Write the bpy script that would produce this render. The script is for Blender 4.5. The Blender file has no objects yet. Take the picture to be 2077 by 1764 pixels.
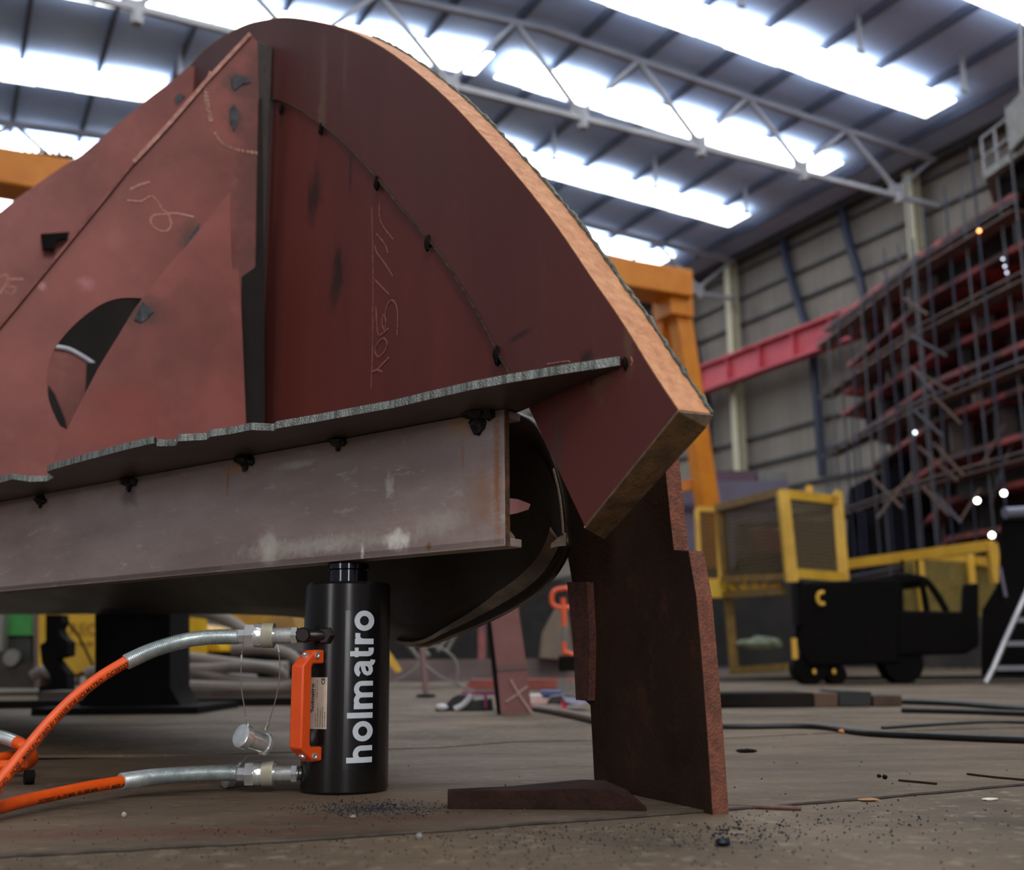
import bpy, bmesh, math, random
from mathutils import Vector as V, Matrix
random.seed(7)
sc = bpy.context.scene
PI = math.pi
# ------------------------------------------------------------------ camera
F = 2285.0; PW, PH = 2077.0, 1764.0
TH = math.atan(463 / F); RO = math.radians(0.6); CAMH = 0.19
FW = V((0, math.cos(TH), math.sin(TH))); UP0 = V((0, -math.sin(TH), math.cos(TH))); RT0 = V((1, 0, 0))
UP = UP0 * math.cos(RO) + RT0 * math.sin(RO); RT = RT0 * math.cos(RO) - UP0 * math.sin(RO)
CC = V((0, 0, CAMH))
cam = bpy.data.cameras.new('camera'); co = bpy.data.objects.new('camera', cam); sc.collection.objects.link(co)
co.matrix_world = Matrix(((RT.x, UP.x, -FW.x, 0), (RT.y, UP.y, -FW.y, 0), (RT.z, UP.z, -FW.z, CAMH), (0, 0, 0, 1)))
cam.sensor_width = 36; cam.sensor_fit = 'HORIZONTAL'; cam.lens = F * 36 / PW
cam.clip_start = 0.02; cam.clip_end = 500
cam.dof.use_dof = True; cam.dof.focus_distance = 1.72; cam.dof.aperture_fstop = 4.2
sc.camera = co
# ------------------------------------------------------------------ light and exposure
vs = sc.view_settings
vs.view_transform = 'Standard'; vs.look = 'None'; vs.gamma = 1; vs.use_curve_mapping = False; vs.exposure = 0.0
wd = bpy.data.worlds.new('world'); sc.world = wd; wd.use_nodes = True
bg = wd.node_tree.nodes['Background']; bg.inputs[0].default_value = (0.80, 0.86, 1.0, 1); bg.inputs[1].default_value = 0.24
SKY_EMIT = 5.5
# unseen area light, added behind the camera as key light
dl = bpy.data.lights.new('added_key_light', 'AREA'); dl.shape = 'RECTANGLE'; dl.size = 9; dl.size_y = 7
dl.energy = 1400; dl.color = (1.0, 0.92, 0.82)
do = bpy.data.objects.new('added_key_light', dl); sc.collection.objects.link(do)
do.location = (3.0, -12, 9.5)
do.rotation_euler = (V((0, 1.7, 0.6)) - V((3.0, -12, 9.5))).to_track_quat('-Z', 'Y').to_euler()
for nm_, lo_, wx_, en_ in (('added_strip_right', V((2.7, -13, 2.6)), 1.1, 260), ('added_strip_left', V((-8.5, -8.5, 2.6)), 1.6, 210)):  # unseen strip lights, added for the highlights on the jack
    ll_ = bpy.data.lights.new(nm_, 'AREA'); ll_.shape = 'RECTANGLE'; ll_.size = wx_; ll_.size_y = 5; ll_.energy = en_; ll_.color = (.96, .96, 1.0)
    lo2 = bpy.data.objects.new(nm_, ll_); sc.collection.objects.link(lo2); lo2.location = lo_
    lo2.rotation_euler = (V((-.2, 1.8, 2.6)) - lo_).to_track_quat('-Z', 'Y').to_euler()
try:
    sc.cycles.max_bounces = 6; sc.cycles.diffuse_bounces = 4; sc.cycles.caustics_reflective = False
    sc.cycles.caustics_refractive = False; sc.cycles.sample_clamp_indirect = 4
except Exception: pass

def ray(px, py): return FW + RT * ((px - PW / 2) / F) + UP * ((PH / 2 - py) / F)
def at(px, py, Y): d = ray(px, py); return CC + d * (Y / d.y)
def fl(px, py, z=0.0): d = ray(px, py); return CC + d * ((z - CAMH) / d.z)
def onpl(px, py, p0, n): d = ray(px, py); return CC + d * ((p0 - CC).dot(n) / d.dot(n))

# ------------------------------------------------------------------ hall frame: w across, l along
HA = math.radians(27); WD = V((math.cos(HA), math.sin(HA), 0)); LD = V((-math.sin(HA), math.cos(HA), 0)); Z = V((0, 0, 1))
def hall(w, l, z): return WD * w + LD * l + Z * z
def roofz(w): return 18.85 - 0.06 * abs(w - 14.5)

# ------------------------------------------------------------------ materials
def nd(nt, t, **kw):
    n = nt.nodes.new(t)
    for k, v in kw.items(): setattr(n, k, v)
    return n
def mat(name, c1, c2=None, rough=0.6, metal=0.0, scale=8, detail=6, bump=0.0, bscale=None, stretch=(1, 1, 1),
        spots=None, stains_shade=None, emit=None, estr=0, c3=None, ramp=(0.35, 0.65), rvar=0.12, spec=None):
    m = bpy.data.materials.new(name); m.use_nodes = True; nt = m.node_tree; L = nt.links
    b = nt.nodes['Principled BSDF']
    b.inputs['Roughness'].default_value = rough; b.inputs['Metallic'].default_value = metal
    if spec is not None: b.inputs['Specular IOR Level'].default_value = spec
    c2 = c2 or c1
    geo = nd(nt, 'ShaderNodeNewGeometry')
    mp = nd(nt, 'ShaderNodeMapping'); mp.inputs['Scale'].default_value = stretch
    L.new(geo.outputs['Position'], mp.inputs[0])
    nz = nd(nt, 'ShaderNodeTexNoise'); nz.inputs['Scale'].default_value = scale; nz.inputs['Detail'].default_value = detail
    nz.inputs['Roughness'].default_value = 0.62
    L.new(mp.outputs[0], nz.inputs['Vector'])
    cr = nd(nt, 'ShaderNodeValToRGB'); cr.color_ramp.elements[0].position = ramp[0]; cr.color_ramp.elements[1].position = ramp[1]
    cr.color_ramp.elements[0].color = (*c1, 1); cr.color_ramp.elements[1].color = (*c2, 1)
    L.new(nz.outputs['Fac'], cr.inputs[0])
    col = cr.outputs[0]
    if c3 is not None:      # second, finer layer: (colour, scale, threshold, softness, amount)
        c, s, th, so, am = c3
        n2 = nd(nt, 'ShaderNodeTexNoise'); n2.inputs['Scale'].default_value = s; n2.inputs['Detail'].default_value = 8
        n2.inputs['Roughness'].default_value = 0.7
        L.new(mp.outputs[0], n2.inputs['Vector'])
        mr = nd(nt, 'ShaderNodeMapRange'); mr.inputs[1].default_value = th; mr.inputs[2].default_value = th + so
        mr.inputs[3].default_value = 0; mr.inputs[4].default_value = am
        L.new(n2.outputs['Fac'], mr.inputs[0])
        mx = nd(nt, 'ShaderNodeMix', data_type='RGBA'); L.new(mr.outputs[0], mx.inputs[0]); L.new(col, mx.inputs[6])
        mx.inputs[7].default_value = (*c, 1); col = mx.outputs[2]
    for st in (stains_shade or []):   # (pos, radii, colour, amount[, noise]) a soft stain; one beside the pillar is painted shade
        pos, rad, sc_, am = st[:4]
        sb = nd(nt, 'ShaderNodeVectorMath', operation='SUBTRACT'); L.new(geo.outputs['Position'], sb.inputs[0]); sb.inputs[1].default_value = pos
        dv = nd(nt, 'ShaderNodeVectorMath', operation='DIVIDE'); L.new(sb.outputs[0], dv.inputs[0]); dv.inputs[1].default_value = rad
        ln = nd(nt, 'ShaderNodeVectorMath', operation='LENGTH'); L.new(dv.outputs[0], ln.inputs[0])
        n3 = nd(nt, 'ShaderNodeTexNoise'); n3.inputs['Scale'].default_value = 1.3 / max(min(rad), .004); n3.inputs['Detail'].default_value = 6
        L.new(geo.outputs['Position'], n3.inputs['Vector'])
        ma = nd(nt, 'ShaderNodeMath', operation='MULTIPLY_ADD'); L.new(n3.outputs['Fac'], ma.inputs[0])
        ma.inputs[1].default_value = 1.6; L.new(ln.outputs['Value'], ma.inputs[2])
        mr = nd(nt, 'ShaderNodeMapRange'); mr.inputs[1].default_value = 1.0; mr.inputs[2].default_value = 2.1
        mr.inputs[3].default_value = am; mr.inputs[4].default_value = 0; mr.interpolation_type = 'SMOOTHSTEP'
        L.new(ma.outputs[0], mr.inputs[0])
        mx = nd(nt, 'ShaderNodeMix', data_type='RGBA'); L.new(mr.outputs[0], mx.inputs[0]); L.new(col, mx.inputs[6])
        mx.inputs[7].default_value = (*sc_, 1); col = mx.outputs[2]
    L.new(col, b.inputs['Base Color'])
    if rvar:
        mr = nd(nt, 'ShaderNodeMapRange'); mr.inputs[3].default_value = max(rough - rvar, .05); mr.inputs[4].default_value = min(rough + rvar, 1)
        L.new(nz.outputs['Fac'], mr.inputs[0]); L.new(mr.outputs[0], b.inputs['Roughness'])
    if bump:
        n4 = nd(nt, 'ShaderNodeTexNoise'); n4.inputs['Scale'].default_value = bscale or scale * 6; n4.inputs['Detail'].default_value = 5
        L.new(geo.outputs['Position'], n4.inputs['Vector'])
        bp = nd(nt, 'ShaderNodeBump'); bp.inputs['Strength'].default_value = bump; bp.inputs['Distance'].default_value = 0.004
        L.new(n4.outputs['Fac'], bp.inputs['Height']); L.new(bp.outputs[0], b.inputs['Normal'])
    if emit:
        b.inputs['Emission Color'].default_value = (*emit, 1); b.inputs['Emission Strength'].default_value = estr
    return m
def s2l(r, g, b_):
    f = lambda c: ((c / 255 + 0.055) / 1.055) ** 2.4 if c > 10 else c / 255 / 12.92
    return (f(r), f(g), f(b_))

# ------------------------------------------------------------------ mesh builder
def frame_of(d):
    d = d.normalized(); a = Z if abs(d.z) < .95 else V((1, 0, 0))
    u = d.cross(a).normalized(); return d, u, u.cross(d).normalized()
class MB:
    def __init__(s): s.v = []; s.f = []
    def add(s, vs_, fs): o = len(s.v); s.v += [V(p) for p in vs_]; s.f += [[i + o for i in f] for f in fs]; return s
    def boxx(s, c, hx, hy, hz):      # centre and three half-vectors
        c = V(c); P = [c + hx * i + hy * j + hz * k for i in (-1, 1) for j in (-1, 1) for k in (-1, 1)]
        return s.add(P, [(0, 1, 3, 2), (4, 6, 7, 5), (0, 4, 5, 1), (2, 3, 7, 6), (0, 2, 6, 4), (1, 5, 7, 3)])
    def box(s, lo, hi):
        lo = V(lo); hi = V(hi); c = (lo + hi) / 2; h = (hi - lo) / 2
        return s.boxx(c, V((h.x, 0, 0)), V((0, h.y, 0)), V((0, 0, h.z)))
    def bar(s, p, q, w, h, up=Z):
        p = V(p); q = V(q); d = (q - p); x = d.cross(V(up)).normalized(); y = x.cross(d).normalized()
        return s.boxx((p + q) / 2, d / 2, x * (w / 2), y * (h / 2))
    def tube(s, pts, r, n=12, closed=False, cap=True):
        pts = [V(p) for p in pts]; m = len(pts); R = r if isinstance(r, (list, tuple)) else [r] * m
        T = []
        for i in range(m):
            if closed: t = pts[(i + 1) % m] - pts[i - 1]
            else: t = pts[min(i + 1, m - 1)] - pts[max(i - 1, 0)]
            T.append(t.normalized())
        _, u, w = frame_of(T[0]); o = len(s.v)
        for i in range(m):
            u = (u - T[i] * u.dot(T[i])).normalized(); w = T[i].cross(u)
            for k in range(n):
                a = 2 * PI * k / n; s.v.append(pts[i] + (u * math.cos(a) + w * math.sin(a)) * R[i])
        for i in range(m if closed else m - 1):
            j = (i + 1) % m
            for k in range(n): s.f.append([o + i * n + k, o + i * n + (k + 1) % n, o + j * n + (k + 1) % n, o + j * n + k])
        if cap and not closed: s.f.append([o + k for k in range(n)][::-1]); s.f.append([o + (m - 1) * n + k for k in range(n)])
        return s
    def cyl(s, p, q, r, r2=None, n=24): return s.tube([p, q], [r, r if r2 is None else r2], n)
    def lathe(s, p, ax, prof, n=32):     # prof: list of (t along axis, radius)
        p = V(p); d, u, w = frame_of(V(ax)); o = len(s.v); m = len(prof)
        for t, r in prof:
            for k in range(n): a = 2 * PI * k / n; s.v.append(p + d * t + (u * math.cos(a) + w * math.sin(a)) * r)
        for i in range(m - 1):
            for k in range(n): s.f.append([o + i * n + k, o + i * n + (k + 1) % n, o + (i + 1) * n + (k + 1) % n, o + (i + 1) * n + k])
        s.f.append([o + k for k in range(n)][::-1]); s.f.append([o + (m - 1) * n + k for k in range(n)]); return s
    def prism(s, poly, vec):
        n = len(poly); vec = V(vec); P = [V(p) for p in poly]
        return s.add(P + [p + vec for p in P], [list(range(n))[::-1], list(range(n, 2 * n))] + [[i, (i + 1) % n, (i + 1) % n + n, i + n] for i in range(n)])
    def holed(s, outer, hole, vec):      # plate with one hole, triangulated by bmesh
        vec = V(vec); bm = bmesh.new()
        for loop in (outer, hole):
            vv = [bm.verts.new(p) for p in loop]
            for i in range(len(vv)): bm.edges.new((vv[i - 1], vv[i]))
        bmesh.ops.triangle_fill(bm, use_beauty=True, edges=bm.edges[:])
        bm.verts.index_update(); P = [v.co.copy() for v in bm.verts]; T = [[v.index for v in f.verts] for f in bm.faces]; bm.free()
        n = len(P); a = len(outer); b_ = len(hole)
        s.add(P + [p + vec for p in P], T + [[i + n for i in t][::-1] for t in T]
              + [[i, (i + 1) % a, (i + 1) % a + n, i + n] for i in range(a)]
              + [[a + i, a + (i + 1) % b_, a + (i + 1) % b_ + n, a + i + n] for i in range(b_)]); return s
    def sphere(s, c, r, n=12, m=8, sq=(1, 1, 1)):
        c = V(c); o = len(s.v)
        for i in range(m + 1):
            t = PI * i / m; rr = math.sin(t) if 0 < i < m else 1e-4
            for k in range(n): a = 2 * PI * k / n; s.v.append(c + V((math.cos(a) * rr * sq[0], math.sin(a) * rr * sq[1], math.cos(t) * sq[2])) * r)
        for i in range(m):
            for k in range(n): s.f.append([o + i * n + k, o + i * n + (k + 1) % n, o + (i + 1) * n + (k + 1) % n, o + (i + 1) * n + k])
        return s
    def grid(s, rows, close=False):
        o = len(s.v); n = len(rows[0])
        for r in rows: s.v += [V(p) for p in r]
        for i in range(len(rows) - 1):
            for k in range(n - 1): s.f.append([o + i * n + k, o + i * n + k + 1, o + (i + 1) * n + k + 1, o + (i + 1) * n + k])
        return s
    def blob(s, c, r, sq=(1, 1, 1), jit=.25, seed=0):
        rn = random.Random(seed); o = len(s.v); s.sphere(c, r, 9, 6, sq); c = V(c)
        for i in range(o, len(s.v)): s.v[i] = c + (s.v[i] - c) * (1 + rn.uniform(-jit, jit))
        return s
    def build(s, name, m, parent=None, smooth=35, bevel=0, solid=0, sub=0, recalc=True):
        if parent is not None: org = parent.matrix_world.translation.copy() if parent.parent is None else parent['_o']
        else:
            xs = [p.x for p in s.v]; ys = [p.y for p in s.v]; zs = [p.z for p in s.v]
            org = V(((min(xs) + max(xs)) / 2, (min(ys) + max(ys)) / 2, min(zs)))
        org = V(org)
        me = bpy.data.meshes.new(name); me.from_pydata([p - org for p in s.v], [], s.f); me.validate()
        if recalc:
            bm = bmesh.new(); bm.from_mesh(me); bmesh.ops.recalc_face_normals(bm, faces=bm.faces[:]); bm.to_mesh(me); bm.free()
        me.materials.append(m)
        if smooth:
            me.polygons.foreach_set('use_smooth', [True] * len(me.polygons)); me.set_sharp_from_angle(angle=math.radians(smooth))
        o = bpy.data.objects.new(name, me); sc.collection.objects.link(o)
        if parent is not None: o.parent = parent; o['_o'] = list(org)
        else: o.location = org; o['_o'] = list(org)
        if bevel:
            b = o.modifiers.new('bevel', 'BEVEL'); b.width = bevel; b.segments = 2; b.limit_method = 'ANGLE'; b.angle_limit = math.radians(40)
        if solid:
            b = o.modifiers.new('solid', 'SOLIDIFY'); b.thickness = solid
        if sub:
            b = o.modifiers.new('sub', 'SUBSURF'); b.levels = sub; b.render_levels = sub
        return o
def tag(o, label=None, cat=None, group=None, kind=None):
    if label: o['label'] = label
    if cat: o['category'] = cat
    if group: o['group'] = group
    if kind: o['kind'] = kind
    return o
def thing(name, loc, label, cat, group=None):
    o = bpy.data.objects.new(name, None); sc.collection.objects.link(o); o.location = loc; o.empty_display_size = .1
    o.matrix_world = Matrix.Translation(V(loc)); o['_o'] = list(V(loc))
    return tag(o, label, cat, group)
def copy_tree(o, parent=None):
    c = o.copy(); sc.collection.objects.link(c)
    if parent is not None: c.parent = parent
    for ch in [x for x in o.children]: copy_tree(ch, c)
    return c
def smooth_path(pts, k=6):
    pts = [V(p) for p in pts]; out = []
    for i in range(len(pts) - 1):
        p0 = pts[max(i - 1, 0)]; p1 = pts[i]; p2 = pts[i + 1]; p3 = pts[min(i + 2, len(pts) - 1)]
        for j in range(k):
            t = j / k; out.append(0.5 * ((2 * p1) + (p2 - p0) * t + (2 * p0 - 5 * p1 + 4 * p2 - p3) * t * t + (3 * p1 - p0 - 3 * p2 + p3) * t ** 3))
    out.append(pts[-1]); return out
def text_mesh(txt, size, maxe=0.004, bold=0.0):
    cu = bpy.data.curves.new('t', 'FONT'); cu.body = txt; cu.size = size; cu.offset = bold; cu.resolution_u = 3
    o = bpy.data.objects.new('t', cu); sc.collection.objects.link(o)
    bpy.context.view_layer.update(); dg = bpy.context.evaluated_depsgraph_get()
    me = bpy.data.meshes.new_from_object(o.evaluated_get(dg)); bpy.data.objects.remove(o); bpy.data.curves.remove(cu)
    bm = bmesh.new(); bm.from_mesh(me); bpy.data.meshes.remove(me)
    bmesh.ops.triangulate(bm, faces=bm.faces[:])
    for _ in range(3):
        le = [e for e in bm.edges if e.calc_length() > maxe]
        if not le: break
        bmesh.ops.subdivide_edges(bm, edges=le, cuts=1); bmesh.ops.triangulate(bm, faces=[f for f in bm.faces if len(f.verts) > 3])
    bm.verts.index_update(); P = [v.co.copy() for v in bm.verts]; Fc = [[v.index for v in f.verts] for f in bm.faces]; bm.free()
    return P, Fc

# ================================================================== materials used by many things
M = {}
M['floor'] = mat('floor_steel', s2l(116, 99, 81), s2l(72, 61, 50), .75, 0.0, 2.2, 9, .6, 60, c3=(s2l(150, 134, 114), 34, .55, .08, .5), ramp=(.32, .68), spec=.25)
M['floor_dark'] = mat('floor_plate', s2l(100, 82, 70), s2l(66, 52, 44), .6, 0, 3.0, 9, .5, 70, stretch=(1, 2.5, 1), c3=(s2l(118, 84, 70), 5, .55, .15, .4), spec=.25)
M['floor_mid'] = mat('floor_plate_mid', s2l(114, 97, 80), s2l(70, 59, 49), .75, 0, 3.1, 9, .6, 60, c3=(s2l(146, 128, 108), 40, .56, .08, .45), ramp=(.3, .7), spec=.25, stretch=(.7, 1.6, 1),
    stains_shade=[(tuple(fl(250, 1690)), (.30, .05, .05), s2l(96, 62, 50), .65), (tuple(fl(820, 1660)), (.2, .05, .05), s2l(92, 64, 54), .5), (tuple(fl(330, 1612)), (.07, .03, .03), s2l(44, 38, 34), .6), (tuple(fl(1700, 1555)), (.3, .08, .05), s2l(80, 66, 58), .5), (tuple(fl(760, 1640)), (.09, .025, .02), s2l(58, 60, 66), .6)])
M['seam'] = mat('seam_dark', s2l(26, 23, 20), None, .8)
M['red'] = mat('red_primer', s2l(128, 70, 64), s2l(114, 60, 55), .52, 0, 1.6, 6, .08, 90, c3=(s2l(132, 84, 76), 5, .55, .2, .35), spec=.35)
M['black_iron'] = mat('black_iron', s2l(24, 21, 20), s2l(16, 15, 14), .85, 0, 6, spec=.1)
M['orange_paint'] = mat('orange_paint', s2l(228, 140, 30), s2l(214, 124, 26), .5, 0, 3)
M['yellow_paint'] = mat('yellow_paint', s2l(232, 184, 62), s2l(204, 156, 48), .5, 0, 3)
M['chrome'] = mat('zinc_plated_steel', s2l(236, 240, 240), s2l(214, 220, 220), .2, .7, 60, rvar=.06)
M['spring'] = mat('spring_steel', s2l(222, 230, 232), s2l(190, 200, 202), .28, .75, 60, rvar=.08)
M['hose'] = mat('orange_hose', s2l(238, 92, 22), s2l(226, 82, 18), .32, 0, 30, rvar=.05)
M['ink'] = mat('black_ink', (.012, .01, .01), None, .6)
M['white'] = mat('white_paint', s2l(196, 204, 216), s2l(186, 194, 206), .5, 0, 40)
M['chalk'] = mat('chalk', s2l(214, 158, 150), s2l(160, 96, 88), .9, 0, 300, ramp=(.45, .6))
M['chalk_faint'] = mat('faint_chalk', s2l(176, 122, 116), s2l(120, 70, 64), .9, 0, 260, ramp=(.45, .6))
M['weld'] = mat('weld_metal', s2l(60, 58, 54), s2l(28, 26, 25), .35, .8, 120, bump=.6, bscale=400)
M['grey'] = mat('grey_paint', s2l(130, 128, 124), s2l(112, 110, 106), .6, 0, 3)
M['rust'] = mat('rusty_steel', s2l(62, 42, 31), s2l(33, 25, 20), .8, .0, 4.5, 8, .35, 160, c3=(s2l(92, 54, 38), 14, .56, .14, .45), ramp=(.35, .68), spec=.15)
M['rust_edge'] = mat('rusty_cut_edge', s2l(128, 74, 54), s2l(92, 54, 42), .75, 0, 60, 8, .9, 260, c3=(s2l(70, 44, 38), 90, .55, .1, .7))

# ================================================================== the ship section being lifted
ZB = 0.350; ZT = 0.546                       # underside and top of the beam under it
PA = at(1258, 745, 1.0); PA = CC + (PA - CC) * ((ZT - CAMH) / (PA.z - CAMH))     # the two points where flange and stem plate meet
PB = ray(1070, 826); PB = CC + PB * ((ZT - CAMH) / PB.z)
AD = V((PB.x - PA.x, PB.y - PA.y, 0)).normalized()        # along the stem plate, away from the camera
ND = V((AD.y, -AD.x, 0))                                  # its normal, away from the visible face
if ND.y < 0: ND = -ND
def P1(px, py, off=0.0): return onpl(px, py, PA + ND * off, ND)
def z_at(px, py, z): d = ray(px, py); return CC + d * ((z - CAMH) / d.z)
TV = ND * 0.046
def _fit():
    lo, hi = .02, .09
    A_ = P1(1376, 833)
    for _ in range(30):
        m_ = (lo + hi) / 2; v = A_ + ND * m_ - CC; x = PW / 2 + F * v.dot(RT) / v.dot(FW)
        if x < 1445: lo = m_
        else: hi = m_
    return lo
TT = _fit(); TV = ND * TT
arc = [(1376, 833), (1322, 752), (1262, 655), (1200, 565), (1130, 462), (1060, 372), (985, 285), (905, 200), (820, 128), (760, 88), (700, 60), (640, 44), (580, 36), (545, 40), (500, 50), (455, 72), (420, 97), (398, 118), (383, 136)]
seam = [(540, 200), (580, 208), (640, 244), (700, 292), (765, 362), (820, 430), (880, 500), (930, 572), (975, 648), (1015, 725), (1040, 770)]
uzero = P1(383, 136)
def P1z(px_ref, z):           # point of the stem plate's plane straight below the one seen at px_ref
    p = P1(*px_ref); return V((p.x, p.y, z))
arc3 = [P1(*p) for p in arc]
arc3 = smooth_path(arc3, 4)
ext = [uzero - Z * .05 + AD * .25, V((uzero.x, uzero.y, 0)) + AD * .25 + Z * (ZT + .012)]
low3 = [P1(1187, 1068), P1(1070, 826) + Z * .004]
def st(p, r, c, a, off=0): q = P1(*p); return (tuple(q), r, c, a)
DK = s2l(30, 26, 24)
M['stem'] = mat('stem_plate_primer', s2l(104, 53, 48), s2l(88, 46, 42), .5, 0, 1.5, 7, .08, 90, c3=(s2l(112, 70, 64), 9, .56, .16, .4), stretch=(1, 1, .25), rvar=.08, spec=.35,
    stains_shade=[st((655, 190), (.035, .035, .16), s2l(120, 98, 84), .5), st((700, 130), (.02, .02, .12), s2l(116, 92, 80), .35), st((650, 250), (.03, .03, .05), s2l(120, 96, 78), .5),
            st((1275, 700), (.012, .012, .05), s2l(120, 92, 66), .55), st((1190, 725), (.015, .02, .012), DK, .8), st((1055, 680), (.03, .05, .006), DK, .7),
            st((1215, 770), (.025, .03, .03), s2l(120, 96, 70), .5), st((1200, 765), (.006, .01, .012), DK, .8), st((1130, 905), (.014, .02, .06), s2l(74, 66, 62), .5), st((880, 230), (.03, .05, .2), s2l(90, 60, 50), .4)])
M['web'] = mat('web_plate_primer', s2l(114, 52, 45), s2l(94, 43, 38), .5, 0, 1.8, 7, .08, 90, c3=(s2l(120, 66, 56), 9, .56, .16, .4), stretch=(1, 1, .25), rvar=.08, spec=.35,
    stains_shade=[st((632, 395), (.06, .06, .075), DK, .9), st((680, 548), (.04, .05, .07), DK, .95), st((706, 340), (.012, .015, .07), DK, .85), st((672, 590), (.05, .05, .05), s2l(46, 36, 32), .6), st((560, 500), (.05, .09, .9), s2l(60, 40, 34), .35)])
M['edge_o'] = mat('flame_cut_edge', s2l(214, 152, 104), s2l(186, 122, 80), .6, .1, 60, 8, .8, 300, c3=(s2l(142, 84, 56), 28, .56, .12, .7), stretch=(1, 1, .5))
M['edge_b'] = mat('dark_cut_edge', s2l(128, 98, 66), s2l(84, 64, 46), .6, .1, 40, 8, .6, 200, c3=(s2l(40, 34, 30), 18, .55, .12, .7))
ship = thing('ship_section', V((PA.x, PA.y, 0)) + AD * .8 - ND * .3, 'dark red primed ship section with curved stem plate, raised by the black jack', 'ship section')
# stem plate: band outside the seam, its cut edge a separate look
band = arc3 + [ext[0], ext[1], P1z((560, 300), ZT + .012)] + [P1(*p) for p in seam] + [P1(1040, 812) + Z * .006] + [low3[1], low3[0]]
# polygon of the band (outer arc then back along the seam)
b0 = [P1(383, 136)]
outer = arc3[:]
inner = [P1(*p) for p in seam]
band = outer + [outer[-1] + AD * .3 - Z * .1, V((outer[-1].x, outer[-1].y, 1.7)) + AD * .3, V((inner[0].x, inner[0].y, inner[0].z + .01)) + AD * .5] + inner + [low3[1], low3[0]]
tip = [low3[0] + TV, arc3[0] + TV]
k = len(band)
bk = [p + TV for p in band]
bk[0] = P1(1446, 840, TT); bk[-1] = P1(1226, 1090, TT); bx = P1(1432, 864, TT)
mb = MB(); nb = len(band)
mb.add(band + bk + [bx], [list(range(nb))[::-1], list(range(nb, 2 * nb)) + [2 * nb]] + [[i, i + 1, i + 1 + nb, i + nb] for i in range(nb - 1)] + [[nb - 1, 0, 2 * nb], [nb - 1, 2 * nb, 2 * nb - 1], [0, nb, 2 * nb]])
so = mb.build('stem_plate', M['stem'], ship)
def edge_strip(pts, m, name, lift=.0008, side=None, w0=0.0, w1=1.0, par=ship, thick=.0016):
    rows = [[p + TV * w0 for p in pts], [p + TV * w1 for p in pts]]
    mb = MB(); n = len(pts)
    up_ = [(pts[min(i + 1, n - 1)] - pts[max(i - 1, 0)]).cross(TV).normalized() for i in range(n)]
    if side and up_[0].dot(side) < 0: up_ = [-u for u in up_]
    for i in range(n - 1):
        a, b, c, d = rows[0][i], rows[0][i + 1], rows[1][i + 1], rows[1][i]
        mb.prism([a, b, c, d], up_[i] * thick)
    return mb.build(name, m, par, smooth=0)
tag(edge_strip(arc3[:], M['edge_o'], 'plate_edge', side=V((.3, -.6, .3))), 'bright orange-brown flame-cut edge')
q4 = [arc3[0], low3[0], bk[-1], bx]; nn_ = (q4[1] - q4[0]).cross(q4[3] - q4[0]).normalized()
if nn_.z > 0: nn_ = -nn_
tag(MB().prism([q4[1], q4[0], q4[3]], nn_ * .002).prism([q4[1], q4[3], q4[2]], nn_ * .002).build('plate_edge', M['edge_b'], ship, smooth=0), 'dark brown lower cut edge')
nn2 = (bk[0] - arc3[0]).cross(bx - arc3[0]).normalized()
if nn2.y > 0: nn2 = -nn2
# ragged slag bead along the far rim of the cut edge
sl = []
rn = random.Random(3)
for i, p in enumerate(smooth_path(arc3[:40], 3)): sl.append(p + TV * (1.0) + V((rn.uniform(-.0015, .0015), -.002, rn.uniform(-.001, .002))))
mb = MB().tube(sl, [rn.uniform(.002, .0052) for _ in sl], 6); mb.build('slag_bead', mat('grey_slag', s2l(112, 112, 100), s2l(62, 62, 56), .6, .2, 90, bump=.6), ship)
rn = random.Random(5)
# bright bevel at the two corners of the tip
mb = MB(); a, b = arc3[0], low3[0]
mb.tube([a, bx], .0018, 6); mb.tube([b, bk[-1]], .0016, 6); mb.tube([a, a + (b - a) * .98], .0010, 6); mb.prism([a, bk[0], bx], nn2 * .0018)
M['bare'] = mat('ground_steel', s2l(176, 160, 146), s2l(140, 122, 108), .45, .5, 80, bump=.3)
mb.build('ground_corner', M['bare'], ship)
# inner web plate, set 6 mm back from the band's face
web = [P1(*p, .006) for p in [(535, 190)] + seam] + [P1(1062, 822, .006)] + [P1z((545, 480), ZT + .012) + ND * .006 + AD * .0, ]
web += [P1z((460, 300), ZT + .012) + ND * .006 + AD * .4, P1(460, 190, .006) + AD * .4]
mb = MB().prism(web, ND * .014); mb.build('web_plate', M['web'], ship)
# seam weld between band and web
sm = smooth_path([P1(*p, -.001) for p in seam + [(1052, 800)]], 8)
mb = MB().tube(sm, [rn.uniform(.0015, .0032) for _ in sm], 6)
M['seamweld'] = mat('seam_weld', s2l(86, 68, 52), s2l(40, 32, 28), .5, .5, 60, bump=.5)
mb.build('weld_seam', M['seamweld'], ship)
for q, (x, y) in enumerate([(570, 222), (651, 262), (764, 372), (868, 492), (1008, 722)]):
    mb = MB().blob(P1(x, y, -.002), .010, (.6, .8, 1.4), .3, q); mb.build('tack_hole', M['black_iron'], ship)
mb = MB().blob(P1(1268, 738, -.001), .009, (.4, .9, 1.0), .15, 9); mb.build('tack_hole', M['black_iron'], ship)

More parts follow.
